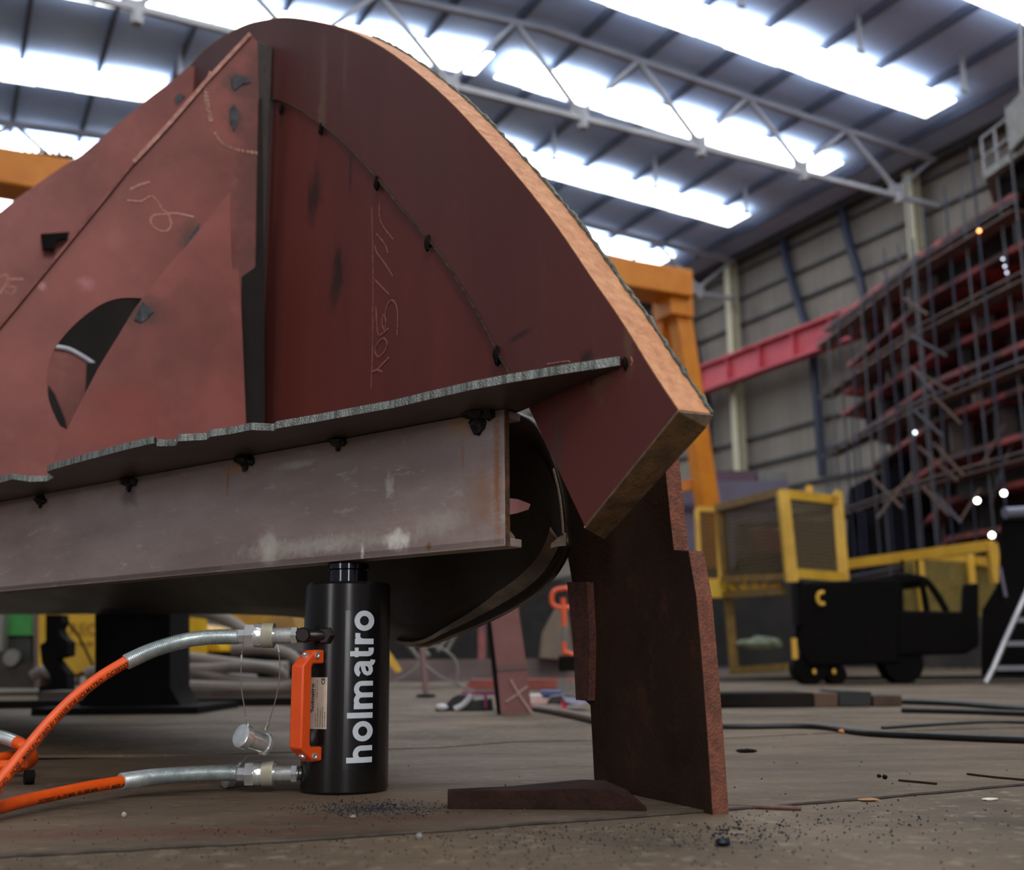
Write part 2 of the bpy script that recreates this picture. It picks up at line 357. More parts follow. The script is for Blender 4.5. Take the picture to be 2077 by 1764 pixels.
# pillar bar between stem plate and frames
pu = P1(542, 500)
wA = V((pu.x, pu.y, 0))
pz0 = ZT + .012; pz1 = P1(527, 84).z
M['dark_steel'] = mat('dark_mill_steel', s2l(48, 40, 36), s2l(34, 30, 28), .45, .3, 6, 6, .2, 60, c3=(s2l(74, 60, 44), 14, .6, .1, .5))
mb = MB().boxx(wA - ND * .035 + Z * (pz0 + pz1 - .1) / 2 + AD * .02, ND * .032, AD * .016, Z * (pz1 - .1 - pz0) / 2)
mb.build('pillar_web', M['dark_steel'], ship, bevel=.002)
wl_ = [P1(545, y, -.06) + V((0, 0, 0)) for y in range(235, 860, 18)]
wl_ = [V((wA.x, wA.y, p.z)) - ND * .03 - AD * .0 for p in wl_]
mb = MB().tube(wl_, [rn.uniform(.004, .008) for _ in wl_], 6); mb.build('weld_seam', M['seamweld'], ship)

# frames, square to the stem plate
def FR(k, px, py): return onpl(px, py, wA + AD * k, AD)
def fst(k, p, r, c, a): q = FR(k, *p); return (tuple(q), r, c, a)
SO = s2l(52, 38, 38)
M['red2'] = mat('frame_primer', s2l(140, 74, 70), s2l(102, 50, 46), .5, 0, 2.2, 8, .08, 90, c3=(s2l(150, 96, 90), 7, .56, .16, .45), rvar=.08, spec=.4,
    stains_shade=[fst(-.03, (487, 170), (.06, .05, .05), SO, .7), fst(-.03, (476, 238), (.035, .03, .05), SO, .7), fst(-.03, (388, 488), (.04, .03, .06), SO, .6), fst(-.14, (292, 634), (.07, .05, .04), s2l(66, 44, 34), .8),
            fst(-.03, (510, 350), (.05, .04, .5), s2l(84, 46, 44), .7), fst(-.14, (400, 690), (.14, .1, .16), s2l(96, 46, 42), .6), fst(-.14, (260, 820), (.1, .08, .06), s2l(132, 56, 48), .6), fst(-.03, (175, 575), (.02, .02, .02), s2l(180, 120, 130), .5), fst(kB_ if 0 else -.03, (86, 580), (.012, .01, .012), s2l(190, 130, 140), .7), fst(-.14, (250, 880), (.2, .1, .05), s2l(140, 66, 56), .5)])  # the tall dark red mark paints in the shade beside the pillar
def fplate(name, pts, k, th=.012, hole=None, m='red2', label=None, sm_=2):
    P = [FR(k, *p) for p in pts]
    if hole: mb = MB().holed(P, smooth_path([FR(k, *p) for p in hole] + [FR(k, *hole[0])], 3)[:-1], AD * th)
    else: mb = MB().prism(P, AD * th)
    o = mb.build(name, M[m], ship)
    if label: o['label'] = label
    return o
holeA = [(290, 605), (250, 604), (212, 614), (172, 640), (135, 675), (108, 712), (95, 752), (97, 800), (110, 840), (134, 870), (200, 850), (270, 770), (310, 690), (318, 635)]
fplate('frame_plate', [(507, 70), (522, 84), (528, 300), (531, 560), (531, 1010), (-330, 1110), (-330, 1010), (-330, 1080), (0, 661), (100, 540), (200, 418), (270, 331), (345, 250), (420, 163)], -.03, hole=holeA)
# light line where the upper edge was cut
el = [FR(-.03, *p) for p in [(506, 71), (420, 163), (345, 250), (270, 331), (200, 418), (100, 540), (0, 661), (-60, 735)]]
M['edge_f'] = mat('dull_cut_edge', s2l(136, 84, 80), s2l(116, 68, 64), .8, 0, 30)
M['edge_l'] = mat('bright_cut_edge', s2l(186, 140, 128), s2l(140, 92, 84), .6, .2, 30, bump=.3)
mb = MB()
for a, b in list(zip(el, el[1:]))[:3]: mb.bar(a - AD * .003, b - AD * .003, .010, .012, AD)
m2_ = MB()
for a, b in list(zip(el, el[1:]))[3:]: m2_.bar(a - AD * .003, b - AD * .003, .007, .012, AD)
m2_.build('plate_edge', M['edge_f'], ship)
tag(mb.build('plate_edge', M['edge_l'], ship), 'bright upper cut edge of the nearest frame')
# second and third frame, with the same round opening in the second
pB = P1(385, 133); kB = (pB - wA).dot(AD) - .1
holeB = [(104, 701), (140, 708), (175, 727), (210, 752), (260, 700), (290, 620), (270, 540), (210, 520), (150, 560), (110, 630)]
fplate('frame_plate', [(383, 134), (440, 140), (520, 300), (520, 1010), (-330, 1110), (-330, 760), (0, 481), (17, 466), (82, 386), (119, 355), (170, 310), (214, 273), (240, 250), (300, 200), (345, 166)], kB, hole=holeB, label='second frame behind the nearest, with a curved light-rimmed opening')
rim = smooth_path([FR(kB - .01, *p) for p in [(103, 702), (140, 708), (175, 727), (200, 745)]], 6)
mb = MB().tube(rim, .007, 6)
M['rim'] = mat('ground_rim', s2l(210, 216, 226), s2l(190, 196, 210), .5, .3, 20)
mb.build('opening_rim', M['rim'], ship)
fplate('frame_plate', [(214, 284), (330, 235), (500, 400), (500, 1010), (-330, 1110), (-330, 690), (0, 430), (29, 406), (73, 375), (126, 338), (170, 311)], kB + .9, label='rearmost frame, only its sloping edge in view')
mb = MB().prism([FR(kB - .02, *p) for p in [(82, 478), (140, 474), (136, 486), (112, 492), (110, 508), (86, 508)]], AD * -.02); mb.build('lifting_lug', M['black_iron'], ship)
# bracket plate in front of the nearest frame
fplate('bracket_plate', [(466, 388), (468, 480), (471, 545), (484, 548), (490, 640), (500, 880), (95, 985), (105, 945), (131, 880), (160, 822), (200, 745), (240, 680), (270, 630), (290, 603), (340, 540), (385, 490)], -.14, m='red2')
M['dark_shade'] = mat('painted_shade', s2l(26, 22, 22), s2l(20, 18, 18), .9, 0, 3)  # near-black colour that stands for shade in and beside the frames
mb = MB().prism([FR(kB + .12, *p) for p in [(60, 500), (330, 500), (330, 900), (60, 900)]], AD * .01); mb.build('shade_sheet', M['dark_shade'], ship)  # dark sheets put in for the shade behind the frame openings
mb = MB().prism([FR(kB - .12, *p) for p in [(176, 735), (215, 735), (330, 560), (330, 900), (170, 900)]], AD * .01); mb.build('shade_sheet', M['dark_shade'], ship)
mb = MB().prism([FR(kB - .13, *p) for p in [(98, 780), (112, 800), (132, 850), (140, 890), (96, 890)]], AD * .01); mb.build('shade_sheet', M['dark_shade'], ship)
mb = MB().prism([FR(-.045, *p) for p in [(526, 200), (532, 200), (538, 880), (490, 880), (492, 560), (520, 540)]], AD * .008); mb.build('shade_strip', M['dark_shade'], ship)  # dark strip added to paint the shaded gap beside the pillar
# scrape and scorch marks of the frames live in thin chalk and burn strokes
def stroke(name, pts, k, w, m, par=ship, plane='F', off=-.0145, n=5):
    f = (lambda p: FR(k, *p) - AD * .0012) if plane == 'F' else (lambda p: P1(p[0], p[1], off))
    P = smooth_path([f(p) for p in pts], n) if len(pts) > 2 else [f(p) for p in pts]
    nn = AD if plane == 'F' else ND
    mb = MB()
    for a, b in zip(P, P[1:]):
        d = (b - a); s_ = d.cross(nn).normalized() * (w / 2); e = d.normalized() * (w * .3)
        mb.prism([a - s_ - e, a + s_ - e, b + s_ + e, b - s_ + e], nn * .0006)
    return mb.build(name, m, par, smooth=0)
c8 = lambda L: [(x / 1.96, y / 1.96) for x, y in L]
kA = -.03
for s_, w in (([(520, 752), (555, 735), (592, 724)], .006), ([(508, 796), (560, 800), (600, 780), (625, 800), (648, 838)], .004), ([(768, 862), (700, 848), (645, 852), (608, 858), (600, 885), (625, 912), (660, 918), (680, 895), (672, 860), (655, 838)], .005)):
    stroke('chalk_mark', c8(s_), kA, w, M['chalk'])
stroke('chalk_mark', c8([(838, 290), (822, 345), (824, 420), (838, 478)]), kA, .012, M['edge_l'])
stroke('chalk_mark', c8([(855, 530), (885, 570), (940, 595), (1022, 608)]), kA, .008, M['edge_l'])
for s_ in ([(0, 1100), (30, 1095), (22, 1130), (0, 1165)], [(88, 1110), (40, 1112), (32, 1135), (60, 1145), (45, 1170), (25, 1160)]): stroke('chalk_mark', c8(s_), kB, .008, M['chalk'])
M['burn'] = mat('burnt_spot', s2l(58, 62, 72), s2l(34, 34, 38), .4, .5, 50, bump=.4)
def spot(pts, k, seed):
    P = [FR(k, *p) - AD * .001 for p in pts]; mb = MB().prism(P, AD * -.0025); mb.build('scorch_mark', M['burn'], ship, smooth=0)
for i, L in enumerate(([(468, 158), (480, 152), (500, 158), (508, 168), (490, 172), (476, 184), (470, 175)], [(466, 222), (474, 212), (484, 228), (480, 254), (474, 266), (467, 248)], [(404, 452), (398, 474), (390, 492), (378, 518), (372, 505), (384, 482)])): spot(L, kA, i)
spot([(288, 612), (300, 622), (312, 632), (296, 648), (284, 655), (272, 650), (280, 632)], -.14, 7)
spot([(354, 200), (362, 190), (376, 196), (366, 206), (358, 214)], kB, 8)
cz = lambda L: [(560 + x / 4.1025, 350 + y / 4.1025) for x, y in L]
for L, w in (([(795, 1658), (840, 1640), (880, 1655)], .004), ([(840, 1640), (935, 1540)], .004), ([(820, 1475), (850, 1410), (895, 1378), (922, 1420), (905, 1480), (860, 1528), (830, 1515), (820, 1475)], .003),
          ([(830, 1120), (835, 1250), (855, 1352), (930, 1298)], .003), ([(905, 1330), (880, 1260), (890, 1185), (912, 1230), (905, 1300)], .0025), ([(905, 1180), (925, 1100), (965, 1062), (1000, 1110), (1010, 1200), (1005, 1350)], .003),
          ([(820, 890), (935, 1010)], .003), ([(818, 610), (840, 670), (900, 750), (968, 860)], .003), ([(835, 510), (900, 590), (930, 668)], .003), ([(860, 250), (860, 370), (900, 460), (975, 555)], .003)):
    stroke('chalk_mark', cz(L), 0, w, M['chalk_faint'], plane='P', off=.0045)
stroke('scribe_line', [(754, 420), (756, 550), (755, 700), (752, 790)], 0, .0016, M['chalk_faint'], plane='P', off=.005)
stroke('chalk_mark', [(1279, 724), (1282, 732), (1280, 740)], 0, .0014, M['chalk'], plane='P', off=-.0008)
stroke('chalk_mark', [(1110, 738), (1150, 732), (1155, 735)], 0, .0012, M['chalk'], plane='P', off=-.0008)

# flange plate (deck strip) whose rough cut edge faces the camera
FT = .0115
fe = [(1258, 741), (1150, 757), (1040, 775), (960, 790), (880, 808), (800, 827), (700, 845), (640, 856), (562, 869), (556, 874), (510, 872), (470, 880), (426, 886), (420, 892), (362, 895), (358, 904), (340, 905), (318, 905), (312, 899), (260, 911), (180, 932), (108, 952), (96, 957), (110, 968), (96, 976), (60, 977), (26, 972), (0, 979), (-120, 1003), (-400, 1070)]
fpts = [z_at(x, y, ZT) for x, y in fe]
far = [V((-2.6, 3.4, ZT)), V((-2.0, 4.6, ZT)), V((PA.x, PA.y, ZT)) + AD * 3.2, V((PA.x, PA.y, ZT)) + AD * 0.0]
M['flange'] = mat('flange_steel', s2l(92, 78, 68), s2l(64, 56, 52), .42, .25, 3, 7, .25, 60, c3=(s2l(104, 88, 66), 5, .58, .15, .5))
M['cut'] = mat('gas_cut_edge', s2l(172, 180, 176), s2l(104, 110, 106), .38, .7, 130, 6, .9, 420, stretch=(1, 1, .15), c3=(s2l(70, 66, 58), 30, .57, .1, .7))
mb = MB().prism(fpts + far[::1], Z * FT); mb.build('flange_plate', M['flange'], ship)
mb = MB()
fp2 = fpts[:-1]
for a, b in zip(fp2, fp2[1:]):
    n_ = (b - a).cross(Z).normalized()
    if n_.y > 0: n_ = -n_
    mb.prism([a, b, b + Z * FT, a + Z * FT], n_ * .0012)
tag(mb.build('plate_edge', M['cut'], ship, smooth=0), 'bright serrated gas-cut edge')
# beam: a channel with its web towards the camera
BR = z_at(1025, 1107, ZB); BL = z_at(0, 1200, ZB); BD = (BL - BR); BD.z = 0; BD.normalize(); BN = V((-BD.y, BD.x, 0))
if BN.y < 0: BN = -BN
BL2 = BR + BD * 2.2
def bst(p, r, c, a): q = onpl(*p, BR, BN); return (tuple(q), r, c, a)
RU = s2l(150, 92, 50); WH = s2l(235, 235, 225)
M['beam'] = mat('mill_steel_beam', s2l(168, 151, 147), s2l(132, 117, 113), .42, .12, 3.0, 9, .2, 120, c3=(s2l(196, 190, 178), 26, .585, .1, .4), stretch=(.6, .6, 2), rvar=.1,
    stains_shade=[bst((805, 1095), (.03, .03, .016), WH, .85), bst((640, 1105), (.2, .2, .015), s2l(196, 194, 184), .4), bst((890, 1060), (.06, .06, .02), s2l(196, 192, 182), .35), bst((965, 1020), (.03, .03, .06), s2l(130, 100, 70), .35), bst((735, 1122), (.004, .004, .014), WH, .8), bst((545, 1110), (.035, .03, .03), s2l(208, 206, 196), .5), bst((790, 985), (.01, .01, .02), WH, .3), bst((600, 942), (.06, .05, .008), s2l(204, 200, 190), .45),
            bst((1008, 960), (.007, .007, .11), RU, .8), bst((985, 1000), (.02, .02, .05), RU, .35), bst((940, 860), (.035, .03, .02), s2l(170, 132, 90), .6), bst((870, 1108), (.006, .006, .008), s2l(120, 80, 30), .8),
            bst((478, 950), (.03, .03, .014), s2l(176, 132, 84), .7), bst((462, 975), (.003, .003, .03), RU, .8), bst((80, 1030), (.05, .05, .02), s2l(130, 110, 84), .6), bst((262, 1005), (.03, .03, .03), s2l(70, 64, 60), .6), bst((690, 905), (.04, .04, .012), s2l(134, 114, 90), .5), bst((938, 925), (.004, .004, .03), RU, .4)])
mb = MB(); TW = .009
mb.boxx(BR + BD * 1.1 + BN * TW / 2 + Z * (ZT - ZB) / 2, BD * 1.1, BN * TW / 2, Z * ((ZT - ZB) / 2 - .0006))
mb.boxx(BR + BD * 1.1 + BN * .019 + Z * .006, BD * 1.1, BN * .019, Z * .006)
mb.boxx(BR + BD * 1.1 + BN * .019 + Z * (ZT - ZB - .007), BD * 1.1, BN * .019, Z * .006)
mb.build('support_beam', M['beam'], ship, bevel=.0015)
e0 = BR - BD * .0008
mb = MB().boxx(e0 + BN * TW / 2 + Z * (ZT - ZB) / 2, BD * .0008, BN * TW / 2, Z * ((ZT - ZB) / 2)); mb.build('beam_end', mat('rusty_beam_end', s2l(128, 78, 42), s2l(58, 48, 36), .7, 0, 60, bump=.5), ship)
for q, (x, y, s_) in enumerate([(82, 1013, 1), (262, 975, 1.2), (497, 932, 1.2), (685, 893, 1.0), (972, 838, 1.5)]):
    c = onpl(x, y, BR - BN * .004, BN); mb = MB()
    mb.blob(c, .010 * s_, (1.2, 1.2, .9), .3, q); mb.blob(c + BD * -.012 * s_ - Z * .004, .006 * s_, (1.2, 1, 1), .3, q + 9)
    mb.blob(c + BD * .014 * s_ + Z * .002, .0055 * s_, (1.5, 1, .8), .3, q + 19); mb.blob(c - Z * .010 * s_, .006 * s_, (.8, .8, 1.2), .3, q + 29)
    mb.build('weld_bead', M['weld'], ship)
mb = MB().blob(onpl(972, 858, BR - BN * .002, BN), .016, (.9, .5, 1.0), .2, 77); mb.build('weld_bead', M['weld'], ship)

# curved hull shell behind and below the beam
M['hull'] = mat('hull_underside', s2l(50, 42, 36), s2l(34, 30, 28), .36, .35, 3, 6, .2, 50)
bot = [((-700, 1262), 7.6), ((-300, 1246), 6.6), ((0, 1246), 5.4), ((200, 1245), 4.6), ((380, 1245), 3.9), ((520, 1247), 3.3), ((640, 1256), 2.85), ((760, 1284), 2.45), ((845, 1309), 2.2), ((925, 1284), 2.08), ((1000, 1252), 1.98), ((1060, 1218), 1.9), ((1105, 1181), 1.84), ((1132, 1142), 1.8), ((1146, 1104), 1.77)]
top = [((-700, 1085), 4.3), ((-300, 1046), 3.3), ((0, 1003), 2.55), ((200, 975), 2.36), ((380, 948), 2.18), ((520, 922), 2.06), ((640, 903), 1.98), ((760, 880), 1.9), ((845, 866), 1.86), ((925, 850), 1.82), ((1000, 838), 1.79), ((1068, 850), 1.77), ((1104, 900), 1.76), ((1130, 975), 1.76), ((1142, 1050), 1.765)]
B3 = smooth_path([at(*p, Y) for p, Y in bot], 4); T3 = smooth_path([at(*p, Y) for p, Y in top], 4)
rows = []
for i in range(9):
    t = i / 8; r = []
    for a, b in zip(T3, B3):
        p = a.lerp(b, t); s_ = math.sin(PI * t); p = p + V((0.0, .10 * s_, -.02 * s_)) * min(1, (b - a).length); r.append(p)
    rows.append(r)
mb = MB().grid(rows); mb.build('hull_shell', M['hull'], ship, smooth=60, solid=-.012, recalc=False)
rm = B3[8 * 4 - 2:]
M['hull_rim'] = mat('hull_rim', s2l(150, 132, 114), s2l(104, 92, 80), .5, .2, 12, 6, .3, 90)
mb = MB(); n = len(rm)
wid = [.004 + .034 * min(1, i / (n * .45)) for i in range(n)]
mb.grid([[p - V((.6, 0, -.75)) * w for p, w in zip(rm, wid)], [p + V((0, .03, 0)) for p in rm], [p - V((.6, 0, -.75)) * w * .6 + V((0, .05, 0)) for p, w in zip(rm, wid)]])
mb.build('hull_rim', M['hull_rim'], ship, solid=.004)
hl = smooth_path([at(*p, 1.752) for p in [(1122, 950), (1134, 1000), (1140, 1050), (1142, 1082)]], 4)
mb = MB().tube(hl, .0022, 6); tag(mb.build('hull_rim', M['bare'], ship), 'bright ground upper rim')
mb = MB().prism([at(*p, 1.755) for p in [(1142, 1082), (1118, 1102), (1116, 1112), (1130, 1108), (1148, 1106), (1148, 1080)]], V((0, .012, 0))); mb.build('hull_lug', M['hull_rim'], ship)
mb = MB().prism([at(x, y, 1.765) for x, y in [(1021, 1009), (1050, 1012), (1076, 1022), (1072, 1033), (1050, 1040), (1021, 1046)]], V((0, .006, 0)))
tag(mb.build('bracket_plate', mat('pink_primer', s2l(206, 140, 138), s2l(190, 126, 124), .5, 0, 4), ship), 'small pink bracket seen past the beam end')
lp = smooth_path([at(*p, 1.73) for p in [(1024, 1068), (1034, 1076), (1044, 1088), (1044, 1100), (1036, 1107), (1022, 1108)]], 4)
mb = MB().prism(lp, V((0, .03, 0))); mb.build('beam_lip', M['hull_rim'], ship)

# ================================================================== rusty steel support standing on the floor
q0 = fl(1445, 1653, -.004); q1 = fl(1205, 1600, -.004)
SD = (q1 - q0); SD.z = 0; SD.normalize(); SN = V((SD.y, -SD.x, 0))
if SN.y < 0: SN = -SN
S = lambda px, py, o=0: onpl(px, py, q0 + SN * o, SN)
prop = thing('support_post', (q0 + q1) / 2, 'tall rusty brown flat steel plate standing on end right of the jack', 'steel support')
face = [(1445, 1653), (1435, 1500), (1424, 1350), (1412, 1210), (1396, 1117), (1366, 1115), (1357, 1030), (1349, 950), (1334, 800), (1120, 800), (1138, 960), (1150, 1120), (1160, 1180), (1176, 1300), (1186, 1420), (1197, 1430), (1202, 1520), (1206, 1608), (1320, 1632)]
fs = [S(*p) for p in face]; fs[0].z = fs[-1].z = fs[-2].z = -.004
mb = MB().prism(fs, SN * .024); mb.build('post_plate', M['rust'], prop, bevel=.0008)
mb = MB()
for a, b in ((0, 1), (1, 2), (2, 3), (3, 4), (5, 6), (6, 7), (7, 8)):
    p, q = fs[a], fs[b]; e = -SD * .0012; mb.prism([p, q, q + SN * .024, p + SN * .024], e)
tag(mb.build('plate_edge', M['rust_edge'], prop, smooth=0), 'lighter reddish rough cut edge')
l2 = [S(*p, -.012) for p in [(1150, 1180), (1190, 1180), (1196, 1300), (1193, 1421), (1168, 1419), (1162, 1300)]]
mb = MB().prism(l2, SN * .012); mb.build('doubler_plate', mat('doubler_rust', s2l(92, 46, 34), s2l(58, 34, 28), .8, 0, 50, 8, .8, 200), prop)
# flat bar lying at its foot
g0 = fl(908, 1640, 0); g1 = fl(1325, 1646, -.004); g1 = V((g1.x, g1.y, 0)); g2 = fl(1200, 1610, 0)
mb = MB()
hb = at(905, 1604, g0.y).z
c_ = V((0, .03, 0))
fr_ = [(908, 1640, 1.0), (1040, 1641, 1.05), (1180, 1642, 1.2), (1240, 1643, 1.15), (1280, 1644, .8), (1312, 1645, .25)]
bk_ = [(908, 1635), (1040, 1630), (1180, 1621), (1228, 1621), (1270, 1628), (1303, 1638)]
fb = [fl(x, y) for x, y, h_ in fr_] + [fl(x, y) for x, y in bk_][::-1]
ht_ = [hb * h_ for x, y, h_ in fr_] + [hb * h_ for x, y, h_ in fr_][::-1]
nf = len(fb)
mb.add(fb + [p + Z * h_ for p, h_ in zip(fb, ht_)], [list(range(nf))[::-1]] + [[nf + i, nf + i + 1, 2 * nf - 2 - i, 2 * nf - 1 - i] for i in range(len(fr_) - 1)] + [[i, (i + 1) % nf, (i + 1) % nf + nf, i + nf] for i in range(nf)])
tag(mb.build('flat_bar', mat('bar_rust', s2l(56, 34, 28), s2l(32, 23, 20), .85, 0, 14, 8, .6, 150, spec=.15), None, bevel=.001), 'short dark rusty bar lying flat on the floor against the rusty post', 'steel bar')

# ================================================================== hydraulic jack
JB = V((-.265, 1.815, 0)); JR = .0675; JT = .3175
jr = V((JB.y, -JB.x, 0)).normalized(); jf = V((-JB.x, -JB.y, 0)).normalized()     # to the right, and towards the viewer
def jc(phi, r, z): return JB + (jr * math.sin(phi) + jf * math.cos(phi)) * r + Z * z
def jphi(px): return math.asin((px - 698) / 89.5)
def jz(py, Y=1.75): return at(698, py, Y).z
M['jack'] = mat('black_anodised', s2l(32, 29, 29), s2l(27, 25, 25), .24, .4, 20, rvar=.05)
M['jack_gloss'] = mat('black_gloss', s2l(16, 16, 18), None, .22, 0, 20, rvar=.04)
M['handle'] = mat('orange_handle', s2l(232, 88, 34), s2l(224, 80, 28), .42, 0, 30, rvar=.05)
jack = thing('hydraulic_jack', JB, 'black cylindrical hydraulic jack with white holmatro lettering and orange bow handle, under the beam', 'hydraulic jack')
mb = MB().lathe(JB, Z, [(0, JR - .004), (.004, JR), (JT - .004, JR), (JT, JR - .003), (JT, .034)], 96); mb.build('cylinder_body', M['jack'], jack)
mb = MB().lathe(JB, Z, [(JT - .01, .0305), (ZB - .012, .0305), (ZB - .010, .0325), (ZB - .002, .0325), (ZB - .0005, .031)], 64); mb.build('piston', M['chrome'] if 0 else mat('dark_piston', s2l(60, 60, 64), None, .12, .9, 20, rvar=.02), jack)
# backing decal and letters
def wrap(P, Fc, fn): return [fn(p) for p in P], Fc
za, zb_ = jz(1561), jz(1238)
mb = MB(); a0 = jphi(694); a1 = jphi(764); rows = []
for i in range(13):
    a = a0 + (a1 - a0) * i / 12; rows.append([jc(a, JR + .0004, za), jc(a, JR + .0004, zb_)])
mb.grid(rows); mb.build('decal_backing', M['jack_gloss'], jack)
# letters drawn as ribbons: u along the word (0..1360), v across (0 baseline .. 223 ascender), x-height 168
SW = 50
def ribbon(pts, w, closed=False):
    P = [V((x, y, 0)) for x, y in pts]; n = len(P); L = []
    for i in range(n):
        if closed: t = P[(i + 1) % n] - P[i - 1]
        else: t = P[min(i + 1, n - 1)] - P[max(i - 1, 0)]
        t.normalize(); ww = w[i] if isinstance(w, list) else w
        s_ = V((-t.y, t.x, 0)) * ww / 2; L.append((P[i] + s_, P[i] - s_))
    q = []
    m = n if closed else n - 1
    for i in range(m): a = L[i]; b = L[(i + 1) % n]; q.append([a[0], a[1], b[1], b[0]])
    return q
def arcp(cx, cy, rx, ry, a0, a1, n=14): return [(cx + rx * math.cos(math.radians(a0 + (a1 - a0) * i / n)), cy + ry * math.sin(math.radians(a0 + (a1 - a0) * i / n))) for i in range(n + 1)]
def line(x0, y0, x1, y1, n=8): return [(x0 + (x1 - x0) * i / n, y0 + (y1 - y0) * i / n) for i in range(n + 1)]
def arch(x0, x1, w=48): cx = (x0 + x1) / 2; r = (x1 - x0) / 2; return line(x1, 0, x1, 168 - 24 - r * .9, 5) + arcp(cx, 168 - 24 - r * .9, r, r * .9, 0, 180, 12)[1:]
G = []
def bar2(x, y0, y1, w=50): G.extend(ribbon(line(x, y0, x, y1), w))
bar2(25, 0, 223); G.extend(ribbon(arch(25, 131), 46))                                         # h
def oo(cx): G.extend(ribbon(arcp(cx, 84, 67, 64, 0, 345, 23), 48, True))
oo(282); bar2(424, 0, 223)                                                                     # o l
bar2(505, 0, 165); G.extend(ribbon(arch(507, 606, 44), 44)); G.extend(ribbon(arch(609, 710, 44), 44))   # m
G.extend(ribbon(arcp(838, 112, 48, 33, 172, 90, 6) + arcp(840, 112, 46, 33, 90, 0, 6)[1:] + line(886, 112, 886, 34, 5)[1:] + [(888, 18), (905, 6), (922, 4)], 44))  # a
G.extend(ribbon([(886, 98), (860, 90), (826, 82), (806, 70), (797, 50), (802, 32), (820, 22), (845, 22), (870, 34), (884, 56)], 38))
G.extend(ribbon(line(975, 205, 975, 48, 8) + [(977, 34), (986, 24), (1002, 20), (1030, 21)], 46)); G.extend(ribbon(line(945, 148, 1030, 148), 34))   # t
bar2(1085, 0, 165); G.extend(ribbon([(1088, 90), (1094, 118), (1112, 136), (1135, 141), (1160, 139)], 44))  # r
oo(1270)
u2z = lambda u: jz(1530 / 1 * 0 + (1200 + (1530 - u) / 4.41), 1.756)
v2a = lambda v: jphi(400 + (1548 - v) / 4.41)
mb = MB()
for q in G: mb.add([jc(v2a(p.y), JR + .0009, u2z(p.x)) for p in q], [(0, 1, 2, 3)])
tag(mb.build('lettering', M['white'], jack, smooth=0), 'white holmatro lettering reading upwards')
# data label
la, lb = jphi(624.5), jphi(661); lz0, lz1 = jz(1478), jz(1373)
mb = MB(); rows = []
for i in range(11): a = la + (lb - la) * i / 10; rows.append([jc(a, JR + .0007, lz0), jc(a, JR + .0007, lz1)])
mb.grid(rows); M['label'] = mat('label_foil', s2l(206, 190, 172), s2l(186, 172, 158), .5, .2, 30); lbl = mb.build('data_label', M['label'], jack)
lh = lz1 - lz0; lw = (lb - la) * JR
def label_text(txt, size, u, v, bold=0.0):       # u up the label, v across from its left edge (fractions)
    P, Fc = text_mesh(txt, size, .003, bold)
    mb = MB(); mb.add([jc(la + (v * lw + size * .7 - p.y) / JR, JR + .0011, lz0 + u * lh + p.x) for p in P], Fc); o = mb.build('lettering', M['ink'], lbl, smooth=0)
label_text('holmatro', .0110, .34, .13, .0002)
label_text('CE', .0085, .86, .72, .0002)
rn = random.Random(4)
def fine_print(u0, u1, v, h):        # rows of print too small to read in the photo: broken thin strokes
    mb = MB(); u = u0
    while u < u1:
        w_ = rn.uniform(.008, .03); a = la + v * lw / JR; b = a + h / JR
        mb.add([jc(a, JR + .0011, lz0 + u * lh), jc(a, JR + .0011, lz0 + (u + w_) * lh), jc(b, JR + .0011, lz0 + (u + w_) * lh), jc(b, JR + .0011, lz0 + u * lh)], [(0, 1, 2, 3)]); u += w_ + rn.uniform(.006, .02)
    mb.build('fine_print', M['ink'], lbl, smooth=0)
for v, e in ((.44, .30), (.56, .42), (.68, .38), (.79, .40), (.90, .33)): fine_print(.04, e, v, .0011)
fine_print(.56, .90, .40, .0008); fine_print(.60, .96, .50, .0010)
mb = MB().tube([jc(la + .06 + .05 * math.cos(a), JR + .001, lz0 + lh * .27 + .006 * math.sin(a)) for a in [i * .5 for i in range(1, 10)]], .0005, 5); mb.build('emblem', M['ink'], lbl)
# handle
hp = -.735; he = jr * math.sin(hp) + jf * math.cos(hp); ht = jr * math.cos(hp) - jf * math.sin(hp)
zt, zbm = jz(1317, 1.74), jz(1544, 1.74)
H = lambda s_, z: JB + he * (JR + s_) + Z * z - ht * .0125
gt, gb = jz(1349, 1.72), jz(1517, 1.72)
prof = [(-.006, zt), (.016, zt), (.042, gt), (.042, gb), (.016, zbm), (-.006, zbm), (-.006, zbm + .021), (.020, zbm + .021), (.0225, zbm + .026), (.0225, zt - .026), (.020, zt - .021), (-.006, zt - .021)]
mb = MB().prism([H(s_, z) for s_, z in prof], ht * .025); hd = mb.build('handle', M['handle'], jack, bevel=.0025)
for z, sg in ((zt - .008, 1), (zbm + .008, -1)):
    c = H(.018, z) + ht * -.0006 + ht * .0125
    c = H(.026, z + (-.0 * sg)) + ht * .0125 + Z * .0015 * sg
    mb = MB().lathe(c - (he * .5 + Z * sg).normalized() * .003, (he * .5 + Z * sg), [(0, .0062), (.0035, .0062), (.0035, .004), (.0022, .003)], 20); mb.build('screw', M['chrome'], hd)
    c = H(.014, z) - ht * .0008; mb = MB().lathe(c + ht * .0262, ht, [(0, .0048), (.002, .0048), (.002, .003), (.0008, .002)], 18); mb.build('screw', M['chrome'], hd)
